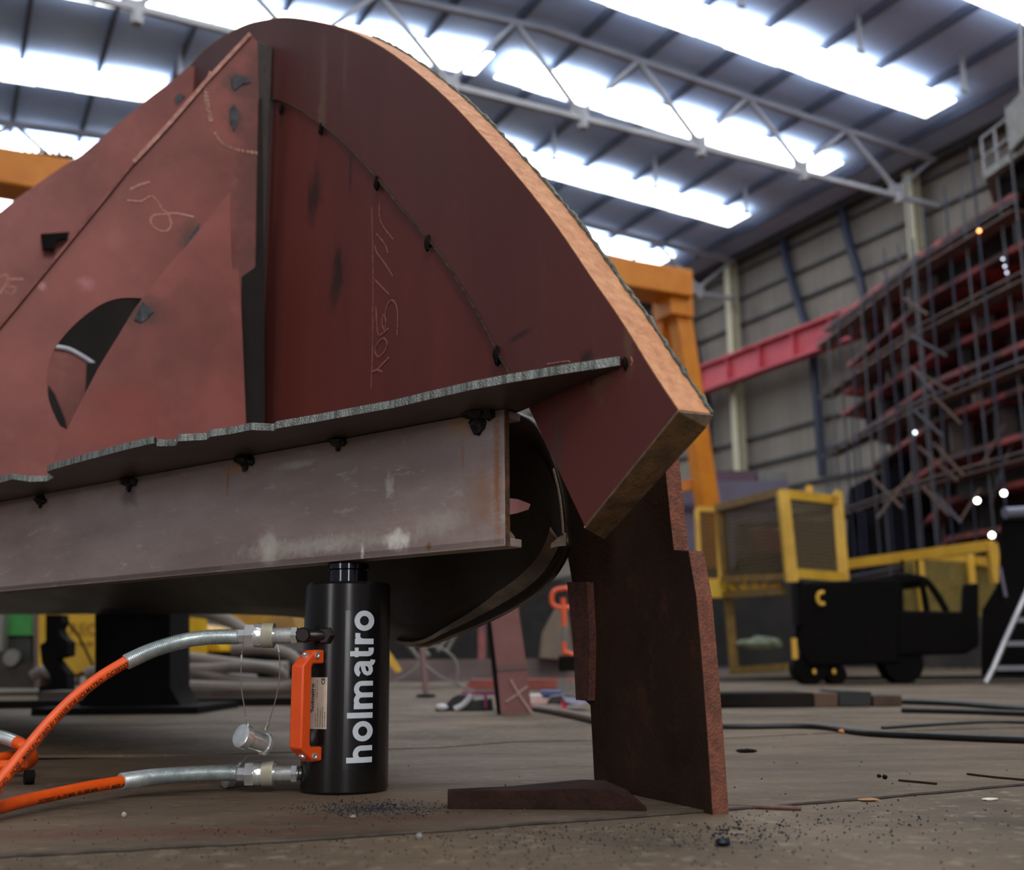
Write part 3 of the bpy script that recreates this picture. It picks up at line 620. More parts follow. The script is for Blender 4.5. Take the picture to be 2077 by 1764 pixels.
# upper elbow fitting and lower port
cu_z = at(600, 1288, 1.745).z
UA = lambda px, dz=0: V((at(px, 1288, 1.745).x, 1.745, cu_z + dz))
elb = UA(615); onb = jc(jphi(655), JR - .002, cu_z - .001)
mb = MB().tube([onb, onb.lerp(elb, .5) + jf * .006, elb], .0085, 16)
mb.lathe(onb - (onb - JB - Z * (cu_z)).normalized() * 0 , (onb - V((JB.x, JB.y, onb.z))), [(-.002, .014), (.006, .014), (.009, .011)], 6)
mb.lathe(elb + V((0, .016, 0)), V((0.05, -1, 0)), [(0, .0115), (.027, .0115), (.030, .009)], 24)
mb.build('port_elbow', mat('dark_fitting', s2l(60, 54, 54), s2l(44, 40, 40), .3, .6, 30), jack)
cl_y = 1.80; cl_z = at(600, 1568, cl_y).z
LA = lambda px: V((at(px, 1568, cl_y).x, cl_y, cl_z))
mb = MB().lathe(LA(606), V((1, 0, 0)), [(0, .009), (.004, .011), (.012, .011), (.012, .0085), (.03, .0085)], 24); mb.build('port_fitting', mat('port_steel', s2l(120, 118, 116), None, .3, .9, 30), jack)

# ================================================================== hoses with couplers, caps and tethers
def knurl(mb, p, ax, L, r, n=64):
    d, u, w = frame_of(ax); o = len(mb.v); m = 20
    for i in range(m + 1):
        for k in range(n):
            a = 2 * PI * k / n; rr = r * (1 + .012 * (1 if (i + k) % 2 else -1) * (0 < i < m)); mb.v.append(V(p) + d * (L * i / m) + (u * math.cos(a) + w * math.sin(a)) * rr)
    for i in range(m):
        for k in range(n): mb.f.append([o + i * n + k, o + i * n + (k + 1) % n, o + (i + 1) * n + (k + 1) % n, o + (i + 1) * n + k])
def coupler(A, par, s=1.0):
    k = (A(600) - A(500)).length / 100
    X = lambda px: A(px)
    ax = (A(600) - A(500)).normalized()
    seg = lambda a, b, r, n=28, inset=.0006: MB().lathe(A(a), ax, [(0, r - inset), (inset, r), ((b - a) * k - inset, r), ((b - a) * k, r - inset)], n)
    seg(479, 500, .0105, 6).build('hose_nut', M['chrome'], par)
    seg(499, 517, .0188, 6).build('hex_nut', M['chrome'], par)
    MB().lathe(A(516), ax, [(0, .0165), (.0012, .0178), (13 * k, .0178), (16 * k, .0165), (18 * k, .0165)], 32).build('coupler_sleeve', M['chrome'], par)
    mb = MB(); knurl(mb, A(533), ax, 23 * k, .0186); mb.add([], []); mb.build('knurled_ring', mat('knurled_steel', s2l(196, 194, 176), s2l(170, 168, 152), .5, .45, 40), par, smooth=0)
    MB().lathe(A(533), ax, [(0, .017), (23 * k, .017)], 24).build('ring_core', M['chrome'], par)
    MB().lathe(A(555), ax, [(0, .0115), (.001, .0118), (20 * k, .0118), (20.5 * k, .0112), (21.5 * k, .0112), (22 * k, .0118), (38 * k, .0118), (38 * k, .010)], 32).build('male_coupler', M['chrome'], par)
    seg(592, 604, .0135, 6).build('hex_collar', M['chrome'], par)
    MB().lathe(A(603), ax, [(0, .008), (12 * k, .008)], 20).build('coupler_stem', M['chrome'], par)
def spring(path, r, par):
    P = smooth_path(path, 40); L = [0]
    for a, b in zip(P, P[1:]): L.append(L[-1] + (b - a).length)
    n = int(L[-1] / .0014); pts = []; rad = []
    j = 0
    for i in range(n + 1):
        s_ = L[-1] * i / n
        while j < len(L) - 2 and L[j + 1] < s_: j += 1
        t = (s_ - L[j]) / max(L[j + 1] - L[j], 1e-9); pts.append(P[j].lerp(P[j + 1], t)); rad.append(r * (1.06 if i % 2 else .92))
    MB().tube(pts, rad, 28).build('spring_sleeve', M['spring'], par, smooth=20)
def hose_text(path, r, txt, size, start, par, ang, name='lettering'):
    P = smooth_path(path, 30); L = [0]
    for a, b in zip(P, P[1:]): L.append(L[-1] + (b - a).length)
    T, Fc = text_mesh(txt, size, .004, .00012); out = []
    for q in T:
        s_ = min(max(start + q.x, 0), L[-1] - 1e-5); j = 0
        lo, hi = 0, len(L) - 1
        while hi - lo > 1:
            m_ = (lo + hi) // 2
            if L[m_] <= s_: lo = m_
            else: hi = m_
        c = P[lo].lerp(P[hi], (s_ - L[lo]) / (L[hi] - L[lo])); t = (P[hi] - P[lo]).normalized()
        fr = CC - c; fr = (fr - t * fr.dot(t)).normalized(); upv = fr.cross(t)
        if upv.z < 0: upv = -upv
        a = ang + (q.y - size * .35) / r
        out.append(c + (fr * math.cos(a) + upv * math.sin(a)) * (r + .0004))
    mb = MB(); mb.add(out, Fc); mb.build(name, M['ink'], par, smooth=0)
hoses = 'orange hydraulic hoses coupled to the jack'
h1 = thing('hydraulic_hose', UA(500), 'upper orange hydraulic hose with black print, arching to the upper coupler of the jack', 'hydraulic hose', hoses)
coupler(UA, h1)
sp1 = [at(484, 1291, 1.745), at(430, 1292, 1.742), at(385, 1297, 1.736), at(340, 1308, 1.73), at(300, 1322, 1.72), at(255, 1343, 1.70)]
spring(sp1, .0113, h1)
hz1 = [at(262, 1339, 1.703), at(250, 1345, 1.70), at(200, 1376, 1.675), at(150, 1416, 1.64), at(100, 1466, 1.59), at(50, 1525, 1.53), at(0, 1585, 1.475), at(-50, 1640, 1.43)]
hz1.append(hz1[-1] + V((-.08, -.06, -.01)))
for p in hz1: p.z = max(p.z, .009)
MB().tube(smooth_path(hz1, 14), .0088, 24).build('hose_tube', M['hose'], h1, smooth=60)
rev = hz1[::-1]
Lr = sum((b - a).length for a, b in zip(smooth_path(rev, 30), smooth_path(rev, 30)[1:]))
TXT = 'HOSE IF WORN OR DAMAGED   HOSE - MANUFACTURED BY PARKER FOR HOLMATRO   DC39227'
P_, _f = text_mesh(TXT, .0094, .05); tw = max(p.x for p in P_)
hose_text(rev, .0088, TXT, .0094, Lr - tw - .006, h1, -.50)
h2 = thing('hydraulic_hose', LA(500), 'lower orange hydraulic hose lying low, running to the bottom coupler of the jack', 'hydraulic hose', hoses)
coupler(LA, h2)
sp2 = [at(482, 1567, 1.80), at(420, 1568, 1.795), at(350, 1572, 1.78), at(300, 1577, 1.76), at(245, 1585, 1.72)]
for p in sp2: p.z = max(p.z, .0135)
spring(sp2, .0118, h2)
hz2 = [at(250, 1584, 1.725), at(240, 1586, 1.715), at(180, 1596, 1.67), at(100, 1613, 1.60), at(40, 1626, 1.545), at(0, 1637, 1.51), at(-60, 1652, 1.46)]
hz2.append(hz2[-1] + V((-.1, -.06, -.01)))
for p in hz2: p.z = max(p.z, .0092)
MB().tube(smooth_path(hz2, 14), .0088, 24).build('hose_tube', M['hose'], h2, smooth=60)
rev2 = hz2[::-1]; Lr = sum((b - a).length for a, b in zip(smooth_path(rev2, 30), smooth_path(rev2, 30)[1:]))
T2 = 'DC39227  Rc 72 MPa  Rb 288 MPa  1-12  MER.A'
P_, _f = text_mesh(T2, .0082, .05); tw = max(p.x for p in P_)
hose_text(rev2, .0088, T2, .0082, Lr - tw - .006, h2, -.62)
# dust caps on wire tethers
def dustcap(par, a, b, r):
    ax = (b - a).normalized(); L = (b - a).length
    cp = MB().lathe(a, ax, [(0, r * .90), (.0012, r), (.013, r), (.014, r * .9), (.014, r * .78), (L - .007, r * .78), (L - .006, r * .92), (L - .001, r * .92), (L, r * .85), (L, r * .6)], 36).build('dust_cap', M['chrome'], par)
    return cp
dustcap(h1, at(487, 1491, 1.735), at(541, 1510, 1.775), .0178)
wire = mat('steel_wire', s2l(150, 140, 134), None, .4, .8, 30)
for L_, fer in (([(493, 1303), (489, 1345), (490, 1398), (497, 1440), (501, 1462)], [(490, 1328), (490, 1342)]), ([(563, 1312), (568, 1352), (562, 1405), (549, 1452), (541, 1475)], [(563, 1308), (566, 1322)])):
    MB().tube(smooth_path([at(x, y, 1.735) for x, y in L_], 6), .0009, 6).build('tether_wire', wire, h1)
    MB().cyl(at(*fer[0], 1.735), at(*fer[1], 1.735), .0017, n=8).build('ferrule', M['chrome'], h1)
for a, b in (((499, 1452), (505, 1470)), ((545, 1464), (539, 1480))): MB().cyl(at(*a, 1.735), at(*b, 1.74), .0022, n=8).build('ferrule', M['chrome'], h1)
c2a = at(455, 1579, 1.86); c2a.z = .0185
dustcap(h2, c2a, c2a + V((.045, .035, 0)), .0178)
MB().tube(smooth_path([at(505, 1532, 1.80), at(495, 1540, 1.80), at(482, 1556, 1.81), at(470, 1575, 1.85)], 6), .0009, 6).build('tether_wire', wire, h2)
MB().cyl(at(489, 1546, 1.80), at(482, 1556, 1.805), .002, n=8).build('ferrule', M['chrome'], h2)

# second coil of hose at the left edge
h3 = thing('hose_coil', fl(0, 1562), 'coiled orange hose with shiny sleeve on the floor at the left edge', 'hose')
yy = 2.05
MB().tube(smooth_path([at(x, y, yy) for x, y in [(-60, 1482), (-20, 1490), (10, 1496), (42, 1508)]], 6), .0115, 16).build('spring_sleeve', M['spring'], h3)
oo_ = [at(30, 1503, yy), at(48, 1512, yy - .01), at(62, 1526, yy), at(64, 1542, yy + .02), at(45, 1552, yy + .05), at(10, 1558, yy + .05), at(-60, 1560, yy + .05)]
for p in oo_: p.z = max(p.z, .010)
MB().tube(smooth_path(oo_, 6), .0105, 14).build('hose_tube', M['hose'], h3)
p_ = [at(-60, 1542, yy - .05), at(0, 1537, yy - .02), at(30, 1532, yy + .05)]
MB().tube(smooth_path(p_, 6), .0095, 14).build('hose_tube', M['hose'], h3)
p_ = [at(-60, 1556, yy - .1), at(20, 1552, yy - .1), at(52, 1546, yy - .1)]
for p in p_: p.z = max(p.z, .012)
MB().tube(p_, .0095, 14).build('hose_tube', M['hose'], h3)
c = at(52, 1546, yy - .1); c.z = .0125; MB().cyl(c, c + V((.012, .008, 0)), .0115, n=20).build('hose_ferrule', M['black_iron'], h3)

# ================================================================== floor: steel plates laid edge to edge
FLW = 140
mb = MB().boxx(V((0, 40, -.0605)), V((FLW, 0, 0)), V((0, FLW, 0)), Z * .05); tag(mb.build('floor', M['seam'], None), kind='structure')
def plate(poly, ztop, m, th=.0065):
    P = [V((p.x, p.y, ztop - th)) for p in poly]; mb = MB().prism(P, Z * th); o = mb.build('floor', M[m], None, smooth=0); tag(o, kind='structure'); return o
s1 = [fl(x, y) for x, y in [(-300, 1752), (0, 1733), (300, 1717), (600, 1700), (900, 1681), (1180, 1660), (1475, 1639), (1780, 1615), (2077, 1588), (2500, 1548)]]
dd = (s1[-1] - s1[0]).normalized()
s1 = [s1[0] - dd * 3] + s1 + [s1[-1] + dd * 30]
s1j = []
rn = random.Random(11)
for a, b in zip(s1, s1[1:]):
    n_ = 8 if (b - a).length < 1 else 1
    for i in range(n_): p = a.lerp(b, i / n_); s1j.append(p + V((0, rn.uniform(-.003, .003) if n_ > 1 else 0, 0)))
s1j.append(s1[-1])
def yat(L_, x):
    for a, b in zip(L_, L_[1:]):
        if a.x <= x <= b.x: return a.y + (b.y - a.y) * (x - a.x) / max(b.x - a.x, 1e-9)
    return L_[0].y if x < L_[0].x else L_[-1].y
def plate2(edge, other, ztop, m, th=.006, gap=.0):      # edge: near or far rim points; other: function giving the opposite rim's y
    n = len(edge); A_ = [V((p.x, p.y, ztop)) for p in edge]; B_ = [V((p.x, other(p.x) , ztop)) for p in edge]; dz = Z * th
    mb = MB(); mb.grid([[p - dz for p in A_], A_, B_, [p - dz for p in B_]]); o = mb.build('floor', M[m], None, smooth=0, recalc=False)
    me = o.data
    if sum(p.normal.z * p.area for p in me.polygons) < 0: me.flip_normals()
    tag(o, kind='structure')
plate2([p - V((0, .0004, 0)) for p in s1j], lambda x: -25.0, -.0035, 'floor')
# strip beside it, then long plates running the same way
def seamline(pts, ext_=40):
    P = [fl(x, y) for x, y in pts]; d0 = (P[-1] - P[0]).normalized(); return [P[0] - d0 * ext_] + P + [P[-1] + d0 * ext_]
sA = seamline([(-200, 1541), (0, 1533), (440, 1531), (900, 1516), (1040, 1505), (1480, 1497), (1680, 1487)])
sB = seamline([(0, 1474), (450, 1470), (900, 1462), (1500, 1450), (2077, 1462)])
def between(lo, hi, ztop, m, gap=.006):
    plate([p + V((0, gap / 2, 0)) for p in lo] + [p - V((0, gap / 2, 0)) for p in hi][::-1], ztop, m)
plate2(s1j, lambda x: yat(sA, x) - .008, 0.0, 'floor_mid')
between([p + V((0, .008, 0)) for p in sA], sB, 0.001, 'floor', .012)
edge_far = [sB[0] + V((-30, 120, 0)), sB[-1] + V((30, 120, 0))]
plate([p + V((0, .02, 0)) for p in sB] + edge_far[::-1], 0.001, 'floor')
# cross joints
for a, b in (((905, 1604), (700, 1531)),):
    pass
# ridge of the cut edge catches light
M['plate_lip'] = mat('plate_lip', s2l(74, 62, 54), s2l(40, 35, 31), .6, .2, 30, bump=.4)
mb = MB().tube([p + V((0, 0, -.002)) for p in s1j[1:-1]], .0026, 6); tag(mb.build('trim_1', M['plate_lip'], None), kind='structure')

# loose things on the floor
def debris(n, cx, cy, sx, sy, r0, r1, seed):
    rn = random.Random(seed); mb = MB(); bl = MB().blob((0, 0, 0), 1, (1, 1, .7), .3, seed)
    for i in range(n):
        px = rn.gauss(cx, sx); py = rn.gauss(cy, sy)
        if py < 1400 or (1190 < px < 1480 and py < 1662): continue
        p = fl(px, min(py, 1800), 0)
        zf = -.0035 if (p - s1[1]).cross(dd).z > 0 else 0.0
        r = rn.uniform(r0, r1) ** 1.0
        o = len(mb.v); a = rn.uniform(0, 6); ca, sa = math.cos(a), math.sin(a); st_ = rn.uniform(.6, 1.6)
        o5 = [(V((v.x * st_ * ca - v.y * sa, v.x * st_ * sa + v.y * ca, v.z)) * r) + V((p.x, p.y, zf + r * .5)) for v in bl5.v]
        mb.add(o5, bl5.f)
    return mb
bl5 = MB(); bl5.sphere((0, 0, 0), 1, 6, 4); rr5 = random.Random(2); bl5.v = [v * (1 + rr5.uniform(-.3, .3)) for v in bl5.v]
mb = debris(900, 755, 1640, 70, 8, .0004, .0011, 1); m2 = debris(420, 1250, 1690, 230, 26, .0004, .0012, 2)
m3 = debris(260, 1650, 1655, 190, 22, .0004, .0014, 3); m4 = debris(160, 350, 1700, 260, 40, .0004, .001, 4); m5 = debris(90, 1500, 1500, 420, 60, .0006, .0016, 5)
m6 = debris(90, 1470, 1685, 60, 14, .0006, .0018, 6); m7 = debris(500, 1000, 1712, 560, 34, .0005, .0012, 8)
for x in (m2, m3, m4, m5, m6, m7): mb.add(x.v, x.f)
M['grit'] = mat('steel_grit', s2l(74, 80, 92), s2l(30, 30, 34), .3, .8, 500)
tag(mb.build('metal_grit', M['grit'], None), 'dark bluish metal grit and grinding dust scattered over the floor', 'metal grit', kind='stuff')
def small(name, px, py, r, sq, m, label, cat, seed=1, z=0.0):
    p = fl(px, py, z); mb = MB().blob(p + Z * r * sq[2], r, sq, .2, seed); return tag(mb.build(name, m, None), label, cat)
pal = lambda n, c, r=.7: mat(n, c, None, r, 0, 20)
small('pebble', 850, 1703, .0042, (1, 1, .9), M['grey'], 'small round grey pebble in the foreground below the black jack', 'pebble', 3, -.0035)
small('stone_chip', 716, 1660, .003, (1.4, 1, .8), M['grey'], 'single grey chip on the brown plate in front of the jack', 'stone chip', 4)
small('wood_chip', 1762, 1625, .006, (2.4, 1, .4), pal('chip_tan', s2l(150, 110, 70)), 'tan chip lying at the plate edge right of the rusty post', 'chip', 5, -.0035)
small('paint_flake', 2008, 1623, .0045, (2.6, 1, .4), pal('chip_white', s2l(220, 210, 190)), 'white flake on the floor near the right edge', 'flake', 6, -.0035)
small('orange_scrap', 1713, 1487, .011, (1.5, 1, .5), pal('scrap_orange', s2l(200, 120, 66)), 'small orange scrap beside the thick black cable', 'scrap', 7)
small('metal_scrap', 1514, 1526, .010, (2.2, 1, .4), M['black_iron'], 'dark twisted metal scrap on the plate right of the rusty post', 'scrap', 8)
small('slag_lump', 1783, 1577, .004, (1, 1, .7), M['black_iron'], 'left one of two small dark slag lumps near the plate edge', 'slag lump', 9)
small('slag_lump', 1795, 1580, .0045, (1, 1, .8), M['black_iron'], 'right one of two small dark slag lumps near the plate edge', 'slag lump', 10)
small('slag_lump', 1466, 1716, .006, (1.4, 1, .7), M['grit'], 'bluish black slag lump in the foreground below the foot of the rusty post', 'slag lump', 11, -.0035)
small('paint_flake', 251, 1657, .0035, (1, 1, .9), pal('flake_pale', s2l(170, 170, 160)), 'pale flake on the floor under the lower orange hose', 'flake', 12)
p0, p1 = fl(1478, 1638, -.0035), fl(1625, 1644, -.0035)
tag(MB().tube([p0 + Z * .003, p1 + Z * .003], .0028, 10).build('welding_rod', mat('rod', s2l(120, 88, 78), s2l(96, 72, 66), .5, .4, 60), None), 'thin brownish rod lying from the foot of the rusty post', 'rod')
for L_, lab in (([(1823, 1582), (1860, 1585), (1900, 1589)], 'shorter thin dark strip lying flat near the right plate edge'), ([(1962, 1569), (2020, 1576), (2090, 1582)], 'longer dark strip running out of the right edge')):
    P = [fl(x, y, .0018) for x, y in L_]; tag(MB().tube(P, .0018, 6).build('metal_strip', M['rust'], None), lab, 'metal strip')
sh = [fl(x, y, -.005) for x, y in [(1322, 1650), (1360, 1655), (1440, 1672), (1380, 1668)]]
tag(MB().prism(sh, Z * .001).build('steel_shaving', M['black_iron'], None), 'thin dark sliver of steel at the foot of the rusty post', 'steel shaving')
def cable(name, pts, r, m, label, cat='cable'):
    P = smooth_path([fl(x, y, r * 1.0) for x, y in pts], 6); return tag(MB().tube(P, r, 8).build(name, m, None, smooth=60), label, cat)
rubber = pal('black_rubber', s2l(26, 25, 26), .5)
cable('power_cable', [(1380, 1472), (1500, 1473), (1620, 1472), (1680, 1475), (1760, 1486), (1880, 1492), (2077, 1500), (2300, 1505)], .0085, rubber, 'thick black cable crossing the floor right of the rusty post')
cable('thin_cable', [(1790, 1476), (1880, 1470), (2000, 1464), (2077, 1465), (2200, 1470)], .005, rubber, 'thinner dark cable just behind the thick black one')
cable('thin_cable', [(1820, 1422), (1950, 1427), (2077, 1437), (2250, 1448)], .012, rubber, 'dark cable further back, right of the timber blocks')
cable('thin_cable', [(1830, 1440), (1960, 1443), (2077, 1447), (2250, 1452)], .010, rubber, 'dark cable running right from the end of the timber blocks')
cable('air_hose', [(1084, 1436), (1120, 1441), (1180, 1453), (1230, 1464), (1330, 1480)], .014, mat('grey_brown_hose', s2l(106, 92, 82), None, .6), 'grey-brown hose running from the marked pink post to behind the rusty post', 'hose')

# ================================================================== hall shell
M['roof'] = mat('roof_sheet', s2l(196, 216, 250), s2l(172, 192, 230), .7, 0, .35)
M['wall'] = mat('wall_sheet', s2l(138, 129, 120), s2l(120, 113, 106), .75, 0, .5, stretch=(1, 1, .1))
M['girt'] = mat('blue_grey_steel', s2l(100, 106, 124), s2l(86, 92, 112), .6, 0, 1)
M['skylight'] = mat('skylight_panel', (1, 1, 1), None, .6, emit=(.96, 1.0, .97), estr=SKY_EMIT, rvar=0)
M['truss'] = mat('pale_grey_truss', s2l(168, 166, 170), s2l(146, 146, 152), .6, 0, 1)
W0, W1 = -2.0, 31.0; L0, L1 = -14.0, 84.0
mb = MB()
for a, b in ((W0, 14.5), (14.5, W1)):
    mb.prism([hall(a, L0, roofz(a)), hall(b, L0, roofz(b)), hall(b, L1, roofz(b)), hall(a, L1, roofz(a))], Z * .15)
tag(mb.build('ceiling', M['roof'], None, smooth=0), kind='structure')
# right wall, with corrugation as shallow ribs
mb = MB(); mb.boxx(hall(W1 + .1, (L0 + L1) / 2, 9), WD * .1, LD * ((L1 - L0) / 2), Z * 9.1)
for i in range(int((L1 - 18) / .5)):
    mb.boxx(hall(W1 - .0, 18 + i * .5, 9), WD * .012, LD * .1, Z * 8.9)
tag(mb.build('wall_right', M['wall'], None, smooth=0), kind='structure')
mb = MB(); mb.boxx(hall((W0 + W1) / 2, L1 + .1, 9.2), WD * ((W1 - W0) / 2), LD * .1, Z * 9.3); tag(mb.build('wall_far', M['wall'], None, smooth=0), kind='structure')
# wall rails and eaves beam
mb = MB()
for z in [2.4, 3.6, 4.8, 6.0, 7.2, 8.4, 9.6, 13.6, 14.8, 16.0, 17.2]: mb.boxx(hall(W1 - .12, 46, z), WD * .07, LD * 38, Z * .05)
mb.boxx(hall(W1 - .3, 46, 17.75), WD * .25, LD * 38, Z * .14)
tag(mb.build('trim_2', mat('dark_wall_rail', s2l(84, 84, 84), s2l(70, 70, 74), .6, 0, 1), None, smooth=0), kind='structure')
# purlins under the roof
n_ = 0; mb = MB()
for i in range(15):
    w = 1.0 + i * 2.15; mb.boxx(hall(w, 45, roofz(w) - .12), WD * .06, LD * 39, Z * .12)
tag(mb.build('trim_3', M['girt'], None, smooth=0), kind='structure')
# skylight strips: rows of panels either side of the ridge
idx = 0
def skylight(l, a, b):
    global idx; idx += 1
    mb = MB(); n = max(1, round((b - a) / 1.05)); st_ = (b - a) / n; rn = random.Random(int(l * 7))
    for i in range(n):
        w0 = a + i * st_ + .03; w1 = a + (i + 1) * st_ - .03; e = rn.uniform(-.03, .05)
        mb.prism([hall(w0, l - .66 - e, roofz(w0) - .28), hall(w1, l - .66 - e, roofz(w1) - .28), hall(w1, l + .66 + e, roofz(w1) - .28), hall(w0, l + .66 + e, roofz(w0) - .28)], Z * .03)
    o = mb.build('window_%d' % idx, M['skylight'], None, smooth=0); tag(o, kind='structure')
    mb = MB()
    for s_ in (-.72, .72): mb.bar(hall(a - .03, l + s_, roofz(a) - .3), hall(b + .03, l + s_, roofz(b) - .3), .07, .16)
    for w in (a - .04, b + .04): mb.bar(hall(w, l - .75, roofz(w) - .3), hall(w, l + .75, roofz(w) - .3), .07, .16)
    f = mb.build('window_frame', M['truss'], o, smooth=0)
    return o
ls = [-7.4, -2.2, 3.0, 8.2, 13.4, 18.6, 23.85, 29.05, 34.3, 39.5, 45.4, 50.6, 55.8, 61, 66.2, 71.4]
for l in ls:
    if l > 60: skylight(l, -1, 28.1)
    else: skylight(l, -1.6, 14.0); skylight(l, 14.6, 28.0)
# roof trusses across the hall
def truss(l):
    near = l < 40
    t = thing('roof_truss', hall(14.5, l, 15.6), {26.3: 'pale grey lattice roof truss, nearest of those in view, under the long skylight strips', 37.7: 'pale grey lattice roof truss, second from the nearest, just above the orange gantry beam',
        15.0: 'pale grey lattice roof truss closest overhead, seen at the very top of the picture'}.get(l, 'pale grey lattice roof truss far back at l' ), 'roof truss', 'roof trusses')
    zl = 16.0; R_ = lambda w: roofz(w) - .42
    MB().bar(hall(-1.5, l, zl), hall(30.3, l, zl - .25), .16, .16).build('bottom_chord', M['truss'], t, smooth=0)
    mb = MB().bar(hall(-1.5, l, R_(-1.5)), hall(14.5, l, R_(14.5)), .18, .18); mb.bar(hall(14.5, l, R_(14.5)), hall(30.3, l, R_(30.3)), .18, .18); mb.build('top_chord', M['truss'], t, smooth=0)
    lows = [-1.0, 3.15, 7.35, 11.55, 15.75, 20.0, 24.1, 28.3]
    for i, w in enumerate(lows):
        if i + 1 < len(lows):
            m_ = (w + lows[i + 1]) / 2
            MB().bar(hall(w, l, zl), hall(m_, l, R_(m_)), .12, .12).build('diagonal', M['truss'], t, smooth=0)
            MB().bar(hall(m_, l, R_(m_)), hall(lows[i + 1], l, zl), .12, .12).build('diagonal', M['truss'], t, smooth=0)
            MB().bar(hall(m_, l, R_(m_)), hall(m_, l, zl), .10, .10).build('vertical', M['truss'], t, smooth=0)
        MB().bar(hall(w, l, R_(w)), hall(w, l, zl), .10, .10).build('vertical', M['truss'], t, smooth=0)
        mb = MB().boxx(hall(w, l, zl), WD * .3, LD * .02, Z * .2); mb.cyl(hall(w + .1, l, zl - .45), hall(w + .1, l, zl - .1), .14, n=10); mb.build('node_plate', M['truss'], t, smooth=0)
    MB().bar(hall(28.3, l, zl), hall(30.2, l, R_(30.2)), .1, .1).build('diagonal', M['truss'], t, smooth=0)
    return t
for l in (15.0, 26.3, 37.7, 49.1, 60.5): truss(l)
tl = ['pale grey lattice roof truss, third in view, far back between the skylight strips', 'pale grey lattice roof truss, farthest back in the hall']
for o in [o for o in sc.objects if o.get('label', '').endswith('at l')]: o['label'] = tl.pop(0)
for o in [o for o in sc.objects if o.get('category') == 'roof truss']: del o['group']
# hangers between roof and skylights
hg = []
def hanger():
    mb = MB().bar(V((0, 0, 0)), V((0, 0, 1.3)), .1, .1, V((1, 0, 0))); mb.boxx(V((0, 0, 0)), V((.12, 0, 0)), V((0, .06, 0)), V((0, 0, .04))); return mb.build('roof_hanger', M['truss'], None, smooth=0)
h0 = hanger(); tag(h0, 'short pale vertical hanger bar below the roof between two skylight strips', 'hanger bar', 'hanger bars under the roof')
first = True
for l in (21.4, 31.7, 42.4):
    for w in [5.2, 9.4, 13.7, 17.9, 22.1, 26.2]:
        o = h0 if first else h0.copy()
        if not first: sc.collection.objects.link(o)
        first = False
        o.location = hall(w, l, roofz(w) - 1.38); o.rotation_euler = (0, 0, HA)
# columns on the right wall
cols = []
for l, la in ((27.6, 'pale yellowish steel column on the right wall, above the ship section wrapped in scaffolding'), (38.2, 'pale yellowish steel column on the right wall, behind the raised pink beam'), (49.5, 'pale yellowish wall column farther back, mostly behind the orange gantry')):
    mb = MB().boxx(hall(30.5, l, 8.8), WD * .2, LD * .02, Z * 8.8)
    for s_ in (-1, 1): mb.boxx(hall(30.5, l + .0, 8.8) + WD * .2 * s_, WD * .02, LD * .2, Z * 8.8)
    tag(mb.build('wall_column', mat('cream_paint', s2l(196, 190, 162), s2l(180, 172, 146), .6), None, smooth=0), la, 'column')
# crane runway beam
cr = thing('crane_beam', hall(29.5, 45, 11.8), 'long pink-red crane runway beam fixed along the right wall', 'crane beam')
M['pink'] = mat('pink_red_paint', s2l(196, 76, 88), s2l(178, 62, 76), .55, 0, 1)
MB().boxx(hall(29.6, 52, 12.42), WD * .02, LD * 24, Z * .55).build('web', M['pink'], cr, smooth=0)
MB().boxx(hall(29.6, 52, 12.98), WD * .26, LD * 24, Z * .05).build('upper_flange', M['pink'], cr, smooth=0)
MB().boxx(hall(29.6, 52, 11.86), WD * .26, LD * 24, Z * .05).build('lower_flange', M['pink'], cr, smooth=0)
for i in range(14): MB().boxx(hall(29.5, 29 + i * 2.1, 12.42), WD * .12, LD * .03, Z * .52).build('stiffener', M['pink'], cr, smooth=0)
# blue drain pipes / ducts down the wall
M['blue'] = mat('dark_blue_pipe', s2l(34, 42, 68), s2l(28, 35, 58), .5)
def wallpt(px, py, w=30.6): d = ray(px, py); t = (w) / d.dot(WD); return CC + d * t
for pts, la in (([(1588, 455), (1590, 500), (1606, 570), (1630, 645), (1645, 690), (1652, 760), (1660, 860), (1668, 965)], 'dark blue pipe bending down the right wall behind the pink beam, left one'), ([(1706, 375), (1710, 430), (1722, 490), (1740, 550), (1752, 600)], 'dark blue pipe bending down the right wall, right one above the scaffolded ship'), ([(1392, 600), (1400, 660), (1418, 740), (1436, 830), (1440, 960)], 'dark blue pipe on the wall directly behind the orange gantry leg')):
    tag(MB().tube(smooth_path([wallpt(*p) for p in pts], 5), .17, 10).build('wall_pipe', M['blue'], None), la, 'pipe')

# ================================================================== orange gantry crane
gy = 24.0
gp = at(1385, 585, gy); gl = gp.dot(LD); gw = gp.dot(WD); gtz = at(1385, 558, gy).z; gbz = at(1385, 612, gy).z
gan = thing('gantry_crane', V((gp.x, gp.y, 0)), 'orange gantry crane with long horizontal box beam and splayed legs behind the ship section', 'gantry crane')
mb = MB().boxx(hall(gw - 12, gl, (gtz + gbz) / 2), WD * 12, LD * .4, Z * (gtz - gbz) / 2); mb.build('box_beam', M['orange_paint'], gan, bevel=.03)
foot = fl(1490, 1366); 
MB().bar(at(1375, 612, gy), at(1472, 1180, gy) + Z * -1.5, .34, .4, WD).build('leg', M['orange_paint'], gan)
MB().bar(at(1352, 612, gy + .5), at(1330, 1200, gy + 3), .3, .36, WD).build('leg', M['orange_paint'], gan)
MB().boxx(at(1365, 625, gy), WD * .3, LD * .35, Z * .25).build('leg_head', M['orange_paint'], gan)
MB().bar(at(1330, 998, gy + .3), at(1425, 978, gy + .3), .22, .22).build('cross_tie', M['orange_paint'], gan)
